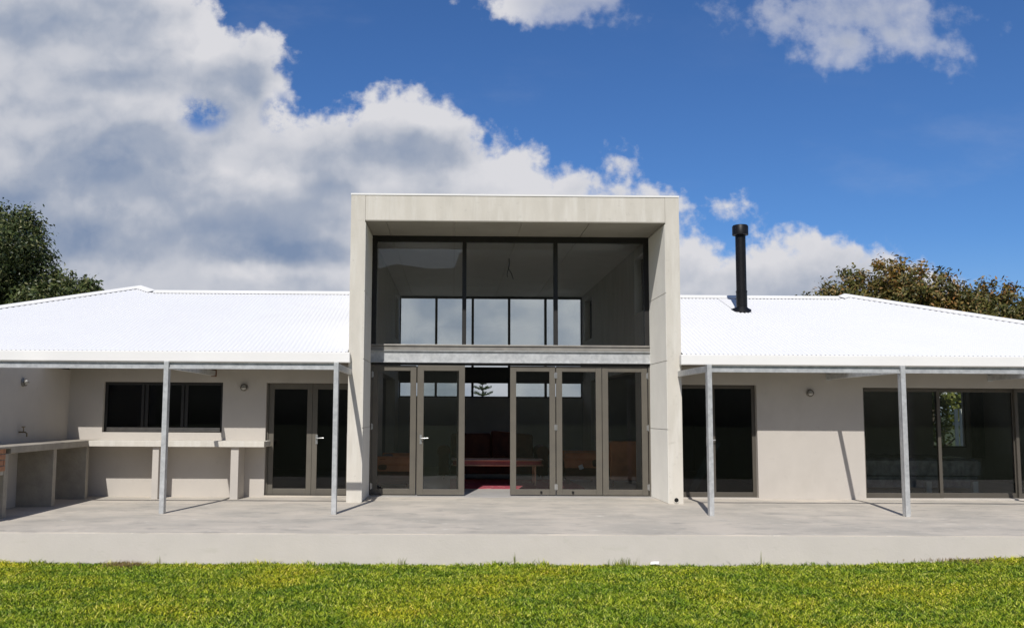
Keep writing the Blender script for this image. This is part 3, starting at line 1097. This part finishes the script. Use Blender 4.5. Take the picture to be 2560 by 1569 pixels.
# ------------------------------------------------------------------ wall lamps and tap
def lamp_at(loc, rz, label):
    if not hasattr(lamp_at, 'proto'):
        t = thing('wall_lamp', (0, 0, 0), label, 'lamp', 'round bulkhead lamps on the walls')
        b = MB()
        b.tube([(0, 0, 0), (0, -0.018, 0), (0, -0.03, 0)], [0.066, 0.066, 0.056], 24)
        b.build('base', 'metal_and_sunlit_rail', t, smooth=True)
        g = MB()
        g.tube([(0, -0.03, 0), (0, -0.055, 0), (0, -0.07, 0), (0, -0.076, 0)], [0.046, 0.043, 0.030, 0.010], 24)
        g.build('lamp_shade', 'lamp_glass', t, smooth=True)
        c_ = MB()
        for s in (-1, 1):
            c_.tube([(s * 0.055, -0.02, 0), (s * 0.050, -0.065, 0), (s * 0.025, -0.086, 0), (0, -0.088, 0)], 0.006, 6)
        c_.tube([(0.053 * math.cos(a), -0.045, 0.053 * math.sin(a)) for a in np.linspace(0, 2 * math.pi, 25)], 0.006, 6, cap=False)
        c_.build('guard', 'bronze_frame', t)
        lamp_at.proto = t
        o = t
    else:
        o = copy_tree(lamp_at.proto)
    o.location = loc
    o.rotation_euler = (0, 0, rz)
    o['label'] = label


lamp_at((-3.605, YW - 0.0005, 1.862), 0, 'round wall lamp between the three-pane window and the left glazed door')
lamp_at((6.196, YW - 0.0005, 1.824), 0, 'round wall lamp on the bare wall right of the portal')
lamp_at((XRET + 0.0005, 13.906, 1.877), rad(90), 'round wall lamp on the shaded return wall above the counter')

t = thing('tap', (XRET, 13.85, 1.12), 'small wall tap on the shaded return wall above the counter', 'tap')
b = MB()
b.tube([(XRET + 0.001, 13.85, 1.12), (XRET + 0.10, 13.85, 1.12), (XRET + 0.125, 13.85, 1.10), (XRET + 0.125, 13.85, 1.05)], 0.012, 10)
b.build('spout', 'brass', t, smooth=True)
b = MB()
b.tube([(XRET + 0.07, 13.85, 1.12), (XRET + 0.07, 13.85, 1.20)], 0.008, 8)
b.tube([(XRET + 0.07, 13.80, 1.20), (XRET + 0.07, 13.90, 1.20)], 0.009, 8)
b.build('handle', 'brass', t)

# ------------------------------------------------------------------ furniture behind the glass
def cushion(mb, x0, x1, y0, y1, z0, z1):
    return mb.box(x0, x1, y0, y1, z0, z1)


s = thing('sofa', (0.9, 20.3, 0), 'dark brown leather sofa with rolled arms behind the low table', 'sofa')
b = MB(); b.box(-0.05, 1.82, 19.85, 20.75, 0.12, 0.36); b.build('frame', 'leather', s, bevel=0.03)
for x0, x1 in ((-0.03, 0.88), (0.89, 1.80)):
    b = MB(); b.box(x0, x1, 19.80, 20.45, 0.36, 0.50); b.build('cushion', 'leather', s, bevel=0.05, seg=3)
b = MB(); b.add([(-0.05, 20.45, 0.36), (0.86, 20.45, 0.36), (0.86, 20.80, 0.36), (-0.05, 20.80, 0.36), (-0.05, 20.55, 0.98), (0.86, 20.55, 1.00), (0.86, 20.85, 1.00), (-0.05, 20.85, 0.98)],
                 [(0, 3, 2, 1), (4, 5, 6, 7), (0, 1, 5, 4), (1, 2, 6, 5), (2, 3, 7, 6), (3, 0, 4, 7)]); b.build('backrest', 'leather', s, bevel=0.06, seg=3)
b = MB(); b.add([(0.87, 20.45, 0.36), (1.82, 20.45, 0.36), (1.82, 20.80, 0.36), (0.87, 20.80, 0.36), (0.87, 20.55, 1.06), (1.82, 20.55, 0.97), (1.82, 20.85, 0.97), (0.87, 20.85, 1.06)],
                 [(0, 3, 2, 1), (4, 5, 6, 7), (0, 1, 5, 4), (1, 2, 6, 5), (2, 3, 7, 6), (3, 0, 4, 7)]); b.build('backrest', 'leather', s, bevel=0.06, seg=3)
for x in (-0.2, 1.97):
    b = MB(); b.box(x - 0.11, x + 0.11, 19.82, 20.75, 0.10, 0.60)
    b.tube([(x, 19.80, 0.60), (x, 20.76, 0.60)], 0.14, 20)
    b.build('arm', 'leather', s, smooth=True)
for x in (-0.2, 1.97):
    for y in (19.9, 20.68):
        b = MB(); b.tube([(x, y, 0.0), (x, y, 0.12)], [0.02, 0.03], 10); b.build('foot', 'leather', s)

t = thing('coffee_table', (0.9, 18.5, 0), 'long low table with a gilt rounded frame in front of the sofa', 'table')
TX0, TX1, TY0, TY1 = -0.02, 1.82, 18.15, 18.85
b = MB()
def rrect(x0, x1, y0, y1, r, z):
    pts = []
    for cx_, cy_, a0 in ((x1 - r, y1 - r, 0), (x0 + r, y1 - r, 90), (x0 + r, y0 + r, 180), (x1 - r, y0 + r, 270)):
        for k_ in range(7):
            a = rad(a0 + 15 * k_)
            pts.append((cx_ + r * math.cos(a), cy_ + r * math.sin(a), z))
    return pts + [pts[0]]
b.tube(rrect(TX0, TX1, TY0, TY1, 0.14, 0.505), 0.012, 8, cap=False)
b.tube(rrect(TX0, TX1, TY0, TY1, 0.14, 0.405), 0.012, 8, cap=False)
b.build('frame', 'gilt', t, smooth=True)
b = MB(); pr = rrect(TX0 + 0.02, TX1 - 0.02, TY0 + 0.02, TY1 - 0.02, 0.13, 0)[:-1]; nn = len(pr)
b.add([(x, y, 0.415) for x, y, _ in pr] + [(x, y, 0.500) for x, y, _ in pr], [tuple(range(nn)), tuple(range(2 * nn - 1, nn - 1, -1))] + [(k_, (k_ + 1) % nn, nn + (k_ + 1) % nn, nn + k_) for k_ in range(nn)])
b.build('table_top', 'table_red', t)  # solid red band between the two gilt rails
for x in (TX0 + 0.16, TX1 - 0.16):
    for y in (TY0 + 0.1, TY1 - 0.1):
        b = MB(); b.tube([(x, y, 0.008), (x, y, 0.10), (x, y, 0.20), (x, y, 0.28), (x, y, 0.41)], [0.014, 0.022, 0.014, 0.026, 0.018], 10); b.build('leg', 'gilt', t, smooth=True)
b = MB(); b.box(-0.05, 2.55, 17.45, 19.9, 0.003, 0.012)
tag(b.build('rug', 'rug'), 'worn red patterned rug on the floor inside the open door leaf', 'rug')


def armchair(x0, x1, y0, y1, h, arm_h, matn, label, turn):
    """an upholstered chair; turn is where its back is: 'l', 'r' or 'f' (towards the doors)"""
    c_ = thing('armchair', ((x0 + x1) / 2, (y0 + y1) / 2, 0), label, 'armchair')
    b = MB(); b.box(x0, x1, y0, y1, 0.10, 0.34); b.build('frame', 'leather', c_, bevel=0.02)
    if turn in 'lr':
        xb = (x0, x0 + 0.22) if turn == 'l' else (x1 - 0.22, x1)
        xs2 = (x0 + 0.22, x1 + 0.0) if turn == 'l' else (x0, x1 - 0.22)
        b = MB(); b.box(xs2[0], xs2[1], y0 + 0.2, y1 - 0.2, 0.34, 0.47); b.build('cushion', 'leather', c_, bevel=0.04, seg=3)
        b = MB(); b.box(xb[0], xb[1], y0, y1, 0.34, h); b.build('backrest', 'leather', c_, bevel=0.06, seg=3)
        for y in (y0 + 0.1, y1 - 0.1):
            b = MB(); b.box(x0, x1, y - 0.09, y + 0.09, 0.34, arm_h - 0.1)
            b.tube([(x0 - 0.01, y, arm_h - 0.11), (x1 + 0.03, y, arm_h - 0.11)], 0.11, 18); b.build('arm', matn, c_, smooth=True)
    else:
        b = MB(); b.box(x0 + 0.02, x1 - 0.02, y0 + 0.16, y1, 0.34, 0.47); b.build('cushion', 'leather', c_, bevel=0.04, seg=3)
        b = MB(); b.box(x0, x1, y0 - 0.02, y0 + 0.16, 0.12, h); b.build('backrest', matn, c_, bevel=0.04, seg=3)
        for x in (x0 + 0.07, x1 - 0.07):
            b = MB(); b.box(x - 0.07, x + 0.07, y0 + 0.16, y1, 0.34, arm_h); b.build('arm', matn, c_, bevel=0.03)
    for x in (x0 + 0.06, x1 - 0.06):
        for y in (y0 + 0.06, y1 - 0.06):
            b = MB(); b.box(x - 0.025, x + 0.025, y - 0.025, y + 0.025, 0.0, 0.10); b.build('foot', 'leather', c_)
    return c_


armchair(-1.44, -0.80, 17.2, 18.9, 0.60, 0.62, 'leather_tan', 'tan leather seat with rolled arms against the left concrete wall', 'l')
armchair(2.30, 3.05, 18.55, 19.6, 0.60, 0.66, 'leather_tan', 'red-brown leather chair with rolled arm right of the low table', 'r')
armchair(3.16, 3.95, 18.2, 19.1, 0.90, 0.62, 'leather_tan', 'brown armchair with its tall back turned to the glass doors', 'f')
b = MB(); b.obox((2.62, 18.524, 0.36), (0.042, 0, 0.016), (0, 0.003, 0), (-0.016, 0, 0.042))
tag(b.build('paper_tag', 'white_paint', bevel=0.002), 'small white tilted tag on the front of the right red-brown chair', 'card')

cb = thing('hanging_cable', (1.13, 18.3, ZS), 'loose black wires hanging from the ceiling behind the upper window', 'cable')
b = MB()
b.tube([(1.13, 18.3, ZS), (1.135, 18.3, 4.50), (1.12, 18.3, 4.40)], 0.012, 6)
b.tube([(1.12, 18.3, 4.40), (1.09, 18.3, 4.30), (1.10, 18.3, 4.22)], 0.008, 6)
b.tube([(1.12, 18.3, 4.40), (1.18, 18.3, 4.30), (1.22, 18.3, 4.18)], 0.008, 6)
b.build('wire', 'cable', cb)

# bedroom behind the sliding door
t = thing('bed', (9.1, 18.0, 0), 'plastic-wrapped mattress and bed base behind the sliding door', 'bed')
b = MB()
gx, gy = 40, 24
rng = np.random.default_rng(3)
X0, X1, Y0_, Y1_ = 7.75, 10.15, 17.35, 19.2
vv = []
for j in range(gy + 1):
    for i in range(gx + 1):
        x = X0 + (X1 - X0) * i / gx
        y = Y0_ + (Y1_ - Y0_) * j / gy
        e = min(i, gx - i, j, gy - j)
        z = 0.63 - (0.05 if e == 0 else 0.012 if e == 1 else 0.0) + 0.012 * math.sin(i * 1.3 + j * 0.7) * math.sin(j * 0.9)
        vv.append((x, y, z))
ff = [(j * (gx + 1) + i, j * (gx + 1) + i + 1, (j + 1) * (gx + 1) + i + 1, (j + 1) * (gx + 1) + i) for j in range(gy) for i in range(gx)]
b.add(vv, ff)
# front skirt in creases
sk = []
for i in range(gx * 2 + 1):
    x = X0 + (X1 - X0) * i / (gx * 2)
    for k_, z in enumerate((0.58, 0.44, 0.30)):
        sk.append((x, Y0_ - 0.01 - 0.009 * math.sin(i * 1.7 + 2.1 * math.sin(i * 0.37) + k_ * 1.4) * (k_ > 0), z))
b.add(sk, [(i * 3 + k_, (i + 1) * 3 + k_, (i + 1) * 3 + k_ + 1, i * 3 + k_ + 1) for i in range(gx * 2) for k_ in range(2)])
b.box(X0 + 0.01, X1 - 0.01, Y0_ + 0.012, Y1_, 0.3, 0.57)
b.build('mattress', 'plastic_wrap', t, smooth=True)
b = MB(); b.box(X0 + 0.03, X1 - 0.03, Y0_ + 0.03, Y1_ - 0.03, 0.06, 0.29); b.build('bed_base', 'plastic_wrap', t, bevel=0.02)
for x in (8.57, 9.42):
    b = MB(); b.box(x, x + 0.10, 16.35, 16.42, 0.003, 0.26)
    tag(b.build('white_block', 'pale_board', bevel=0.004),
        'pale upright block on the floor just right of the sliding door stile' if x < 9 else 'pale upright block at the foot of the wrapped bed, farther right', 'block', 'pale blocks standing behind the sliding door')
cu = thing('curtain', (10.25, 20.2, 1.1), 'dark narrow curtain at the back of the bedroom', 'curtain')
b = MB()
vs_, fs = [], []
for i in range(41):
    x = 11.72 + 0.26 * i / 40
    y = 20.28 + 0.03 * math.sin(i * 1.2)
    vs_ += [(x, y, 0.5), (x, y, 2.05), (x, y + 0.012, 0.5), (x, y + 0.012, 2.05)]
fs = [(i * 4, (i + 1) * 4, (i + 1) * 4 + 1, i * 4 + 1) for i in range(40)] + [(i * 4 + 2, (i + 1) * 4 + 2, (i + 1) * 4 + 3, i * 4 + 3) for i in range(40)]
b.add(vs_, fs); b.build('fabric', 'curtain', cu)
cu.location = (11.6, 20.28, 0.5)
for ch in cu.children:
    ch.location = -Vector(cu.location)

t = thing('leaning_board', (4.4, 16.6, 0), 'pale narrow board leaning inside the right wing door', 'board')
b = MB(); b.obox((4.62, 16.6, 0.50), (0.06, 0, -0.035), (0, 0.012, 0), (0.27, 0.06, 0.46)); b.build('plank', 'pale_board', t)

tag(MB().tube([(10.02, YW - 0.04, 0.03), (10.10, YW - 0.16, 0.02), (10.3, YW - 0.22, 0.012), (10.8, YW - 0.2, 0.012)], 0.012, 8).build('cord', 'cable'),
    'thin dark cord lying on the patio by the sliding door', 'cord')

# ------------------------------------------------------------------ trees
def leaf_cloud(rng, centres, radii, n, size, squash=0.8):
    """many small leaf faces in clumps through the volume of the crown"""
    centres = np.asarray(centres, float)
    radii = np.asarray(radii, float)
    vol = radii ** 2.2
    idx = rng.choice(len(centres), n, p=vol / vol.sum())
    ncl = max(40, n // 30)
    ci = rng.choice(len(centres), ncl, p=vol / vol.sum())
    d = rng.normal(size=(ncl, 3))
    d /= np.linalg.norm(d, axis=1)[:, None]
    rr = (0.30 + 0.70 * rng.random(ncl) ** 0.5) * (1 + 0.06 * rng.normal(size=ncl))
    cl = centres[ci] + d * (radii[ci] * rr)[:, None] * np.array([1, 1, squash])
    k = rng.integers(0, ncl, n)
    csize = 0.13 * (0.6 + 0.8 * rng.random(ncl)) * (radii.mean() / 0.8) ** 0.3
    p = cl[k] + rng.normal(size=(n, 3)) * csize[k][:, None]
    out = d[k]
    nrm = out * 0.7 + rng.normal(size=(n, 3)) * 0.75 + np.array([0, 0, 0.35])
    nrm /= np.linalg.norm(nrm, axis=1)[:, None]
    t = np.cross(nrm, rng.normal(size=(n, 3)))
    t /= np.linalg.norm(t, axis=1)[:, None]
    w = np.cross(nrm, t)
    L = size * (0.65 + 0.7 * rng.random(n))[:, None]
    W = L * 0.42
    a = p - t * L
    b_ = p + w * W + nrm * L * 0.10
    c_ = p + t * L
    e = p - w * W + nrm * L * 0.10
    v = np.stack([a, b_, c_, e], 1).reshape(-1, 3)
    f = np.arange(4 * n).reshape(-1, 4)
    return v, f, cl


def tree(name, base, trunk_h, centres, radii, n, size, leafm, label, cat='tree', seed=1, trunk_r=0.22, twigs=60):
    rng = np.random.default_rng(seed)
    t = thing(name, base, label, cat)
    v, f, cl = leaf_cloud(rng, centres, radii, n, size)
    np_mesh('crown', v, f, None, leafm, t)
    b = MB()
    bx, by, bz = base
    top = Vector((bx + 0.2, by, bz + trunk_h))
    b.tube([(bx, by, bz - 0.2), (bx + 0.05, by, bz + trunk_h * 0.5), top], [trunk_r, trunk_r * 0.8, trunk_r * 0.6], 10)
    for c_ in centres:
        c_ = Vector(c_)
        mid = top.lerp(c_, 0.5) + Vector((0, 0, -0.25))
        b.tube([top, mid, c_], [trunk_r * 0.45, trunk_r * 0.28, trunk_r * 0.10], 7)
    for k in rng.integers(0, len(cl), twigs):
        e = Vector(cl[k])
        c_ = min((Vector(c) for c in centres), key=lambda q: (q - e).length)
        b.tube([c_, c_.lerp(e, 0.6) + Vector((0, 0, -0.04)), e], [0.022, 0.014, 0.006], 5)
    b.build('trunk', 'bark', t, smooth=True)
    return t


def K(x, z, r, y=27.0, dy=0.0):
    return (x, y + dy, z), r


lt = [K(-13.9, 6.35, 1.35), K(-13.1, 6.85, 0.62), K(-12.75, 6.0, 0.70), K(-15.3, 6.5, 1.35), K(-13.3, 5.0, 1.25), K(-12.0, 5.05, 0.78),
      K(-11.45, 4.85, 0.60), K(-11.0, 4.7, 0.40), K(-14.6, 5.2, 1.7), K(-16.4, 6.1, 1.6), K(-13.5, 6.2, 1.3, dy=-1.2), K(-12.4, 4.4, 1.0, dy=-0.7),
      K(-12.9, 7.25, 0.26), K(-13.75, 7.5, 0.28)]
tree('tree', (-14.0, 27.0, -0.37), 3.0, [c for c, r in lt], [r for c, r in lt], 70000, 0.062, 'leaf_dark', 'large dark green broadleaf tree rising behind the left end of the roof', seed=11)
st = [K(-10.35, 5.0, 0.22, 25.5), K(-10.25, 4.75, 0.30, 25.5), K(-10.3, 4.4, 0.35, 25.5)]
tree('shrub_tree', (-10.3, 25.5, -0.37), 3.2, [c for c, r in st], [r for c, r in st], 1100, 0.075, 'leaf_dark', 'small leafy treetop just peeping over the left roof hip', seed=4, trunk_r=0.07, twigs=14)
rt = [K(13.35, 5.45, 0.72), K(12.5, 5.2, 0.62), K(11.75, 5.0, 0.55), K(14.7, 5.0, 0.80), K(15.6, 4.65, 0.75), K(16.6, 4.55, 0.80), K(17.4, 4.2, 0.75),
      K(13.6, 4.7, 1.0), K(12.3, 4.3, 0.9), K(15.0, 4.1, 1.1), K(16.4, 3.8, 1.0), K(11.3, 4.75, 0.42), K(10.85, 4.85, 0.20), K(11.95, 5.7, 0.16), K(12.3, 5.6, 0.18), K(13.05, 6.05, 0.22),
      K(13.65, 6.05, 0.2), K(14.25, 5.8, 0.2), K(16.2, 5.45, 0.16), K(16.9, 5.25, 0.18), K(14.9, 5.6, 0.2), K(10.6, 4.65, 0.14), K(18.4, 4.6, 0.9), K(11.2, 5.3, 0.12)]
tree('tree', (14.2, 27.0, -0.37), 2.4, [c for c, r in rt], [r * 1.12 for c, r in rt], 42000, 0.066, 'leaf_olive', 'brownish olive tree with thin twiggy top behind the right roof', seed=23, twigs=120)

# young conifer with spaced tiers, seen through the low rear glazing
pt = thing('pine_tree', (1.95, 60.0, -0.37), 'young conifer with spaced upswept tiers seen through the open folding door', 'tree')
rng = np.random.default_rng(8)
b = MB()
b.tube([(1.95, 60, -0.4), (1.95, 60, 4.0)], [0.09, 0.015], 8)
b.build('trunk', 'bark', pt)
P = []
for k_, (z, L_) in enumerate(((3.72, 0.30), (3.38, 0.46), (3.02, 0.58), (2.62, 0.72), (2.2, 0.85), (1.75, 1.0), (1.3, 1.1), (0.8, 1.2))):
    for a in np.linspace(0, 2 * math.pi, 7, endpoint=False) + k_ * 0.4:
        for s_ in np.linspace(0.05, 1, 26):
            for q in range(5):
                r_ = L_ * s_
                P.append((1.95 + math.cos(a) * r_ + rng.normal(0, 0.035), 60 + math.sin(a) * r_ + rng.normal(0, 0.035), z + 0.32 * L_ * s_ ** 1.6 + rng.normal(0, 0.028)))
P = np.array(P)
n_ = len(P)
tdir = rng.normal(size=(n_, 3)); tdir /= np.linalg.norm(tdir, axis=1)[:, None]
wdir = np.cross(tdir, rng.normal(size=(n_, 3))); wdir /= np.linalg.norm(wdir, axis=1)[:, None]
v = np.stack([P - tdir * 0.05, P + wdir * 0.02, P + tdir * 0.05, P - wdir * 0.02], 1).reshape(-1, 3)
np_mesh('crown', v, np.arange(4 * n_).reshape(-1, 4), None, 'needle', pt)

# bush and white paling fence behind the bedroom
bb = [K(12.4, 1.9, 0.7, 24.5), K(13.3, 2.1, 0.8, 24.6), K(14.2, 1.8, 0.8, 24.4), K(13.0, 1.2, 0.7, 24.4)]
tree('bush', (13.2, 24.5, -0.3), 0.9, [c for c, r in bb], [r for c, r in bb], 5000, 0.07, 'leaf_bright', 'sunlit yellow-green bush seen through the bedroom window', 'bush', seed=31, trunk_r=0.06, twigs=20)
ft = thing('fence', (14.6, 23.4, -0.28), 'white paling fence seen through the bedroom window', 'fence')
b = MB()
for k_ in range(24):
    x = 13.08 + k_ * 0.13
    b.box(x, x + 0.09, 23.40, 23.42, -0.25, 1.62)
b.build('paling', 'white_paint', ft)
b = MB(); b.box(13.05, 16.2, 23.421, 23.46, 0.1, 0.18); b.box(13.05, 16.2, 23.421, 23.46, 1.2, 1.28); b.build('rail', 'white_paint', ft)

# ------------------------------------------------------------------ lawn
def blades(rng, x, y, z, h, w, lean):
    n = len(x)
    az = rng.random(n) * 2 * np.pi
    la = rng.random(n) * 2 * np.pi
    dx, dy = np.cos(az) * w * 0.5, np.sin(az) * w * 0.5
    lx, ly = np.cos(la) * lean, np.sin(la) * lean
    base = np.stack([x, y, z], -1)
    side = np.stack([dx, dy, np.zeros(n)], -1)
    mid = base + np.stack([lx * h * 0.35, ly * h * 0.35, h * 0.6], -1)
    tip = base + np.stack([lx * h, ly * h, h], -1)
    v = np.stack([base - side, base + side, mid + side * 0.8, mid - side * 0.8, tip], 1).reshape(-1, 3)
    o = np.arange(n)[:, None] * 5
    return v, o + np.array([[0, 1, 2, 3]]), o + np.array([[3, 2, 4]])


rng = np.random.default_rng(42)
N_G = 420000
gx_ = rng.uniform(-6.6, 9.2, N_G)
gy_ = 7.2 + (YE - 0.02 - 7.2) * rng.random(N_G)
# tufts: blades gather a little round tuft centres
tx = np.round(gx_ / 0.055) * 0.055 + rng.normal(0, 0.018, N_G)
ty = np.round(gy_ / 0.055) * 0.055 + rng.normal(0, 0.018, N_G)
jx_ = np.sin(np.round(gx_ / 0.055) * 12.9 + np.round(gy_ / 0.055) * 78.2) * 0.025
jy_ = np.cos(np.round(gx_ / 0.055) * 39.3 + np.round(gy_ / 0.055) * 11.1) * 0.025
tuft = rng.random(N_G) < 0.7
gx_ = np.where(tuft, tx + jx_, gx_)
gy_ = np.minimum(np.where(tuft, ty + jy_, gy_), YE - 0.012)
hh = 0.028 + 0.010 * np.sin(gx_ * 3.1 + np.cos(gy_ * 2.3) * 2) * np.cos(gy_ * 3.7 + gx_) + 0.009 * rng.normal(size=N_G)
hh = np.clip(hh, 0.012, 0.07)
edge = gy_ > YE - 0.10
rag = np.clip(0.5 + 0.5 * np.sin(gx_ * 2.1 + 1.3 * np.sin(gx_ * 5.3)) + 0.35 * np.sin(gx_ * 13.7), 0, 1.3)
hh = np.where(edge, hh * (0.75 + (0.3 + 0.9 * rag) * rng.random(N_G)), hh)
v, q, t3 = blades(rng, gx_, gy_, ground_z(gx_), hh, 0.0075 + 0.006 * rng.random(N_G), 0.5 + 0.9 * rng.random(N_G))
tag(np_mesh('grass', v, q, t3, 'grass'), 'short yellow-green lawn grass in front of the patio', 'grass', kind='stuff')


def tuft_thing(name, x, y, n, h, spread, matn, label, cat, group, seed, lean=0.5, w=0.006):
    r = np.random.default_rng(seed)
    z0 = float(ground_z(x))
    t_ = r.normal(0, spread, (n, 2))
    px_, py_ = x + t_[:, 0], np.minimum(y + t_[:, 1] * 0.5, YE - 0.008)
    v_, q_, t3_ = blades(r, px_, py_, np.full(n, z0), h * (0.55 + 0.55 * r.random(n)), np.full(n, w), lean * r.random(n))
    v_[:, 1] = np.minimum(v_[:, 1], YE - 0.003)
    return tag(np_mesh(name, v_, q_, t3_, matn), label, cat, group)


tuft_thing('dry_grass', -3.85, YE - 0.16, 420, 0.07, 0.13, 'dry_grass', 'brown dead grass patch at the foot of the step, left of centre', 'dry grass', 'dead grass patches along the step', 1, lean=1.6)
tuft_thing('dry_grass', 6.35, YE - 0.05, 500, 0.045, 0.35, 'dry_grass', 'long brown strip of dead grass along the step at the right end', 'dry grass', 'dead grass patches along the step', 2, lean=1.4)
tuft_thing('weed', 2.06, YE - 0.05, 70, 0.12, 0.09, 'weed', 'ragged weed clump against the step right of centre', 'weed', 'weeds along the step', 3)
tuft_thing('weed', 3.72, YE - 0.04, 3, 0.20, 0.010, 'weed', 'tall single weed stalk against the step by the right column', 'weed', 'weeds along the step', 4, lean=0.12, w=0.006)
tuft_thing('weed', -3.5, YE - 0.04, 9, 0.12, 0.02, 'weed', 'thin grass sprig against the step beside the brown patch', 'weed', 'weeds along the step', 5)
tuft_thing('weed', -0.62, YE - 0.04, 18, 0.10, 0.04, 'weed', 'low weed sprig against the step left of the open doorway', 'weed', 'weeds along the step', 6)
tuft_thing('weed', 0.75, YE - 0.04, 7, 0.17, 0.02, 'weed', 'spindly weed against the step in front of the open doorway', 'weed', 'weeds along the step', 7, lean=0.3)
b = MB()
b.add([(2.36, YE - 0.09, -0.335), (2.46, YE - 0.10, -0.33), (2.48, YE - 0.05, -0.305), (2.38, YE - 0.04, -0.312), (2.42, YE - 0.075, -0.300), (2.42, YE - 0.06, -0.35)],
      [(0, 1, 4), (1, 2, 4), (2, 3, 4), (3, 0, 4), (1, 0, 5), (2, 1, 5), (3, 2, 5), (0, 3, 5)])
tag(b.build('paper_scrap', 'white_paint'), 'crumpled white scrap lying in the grass at the foot of the step', 'litter')
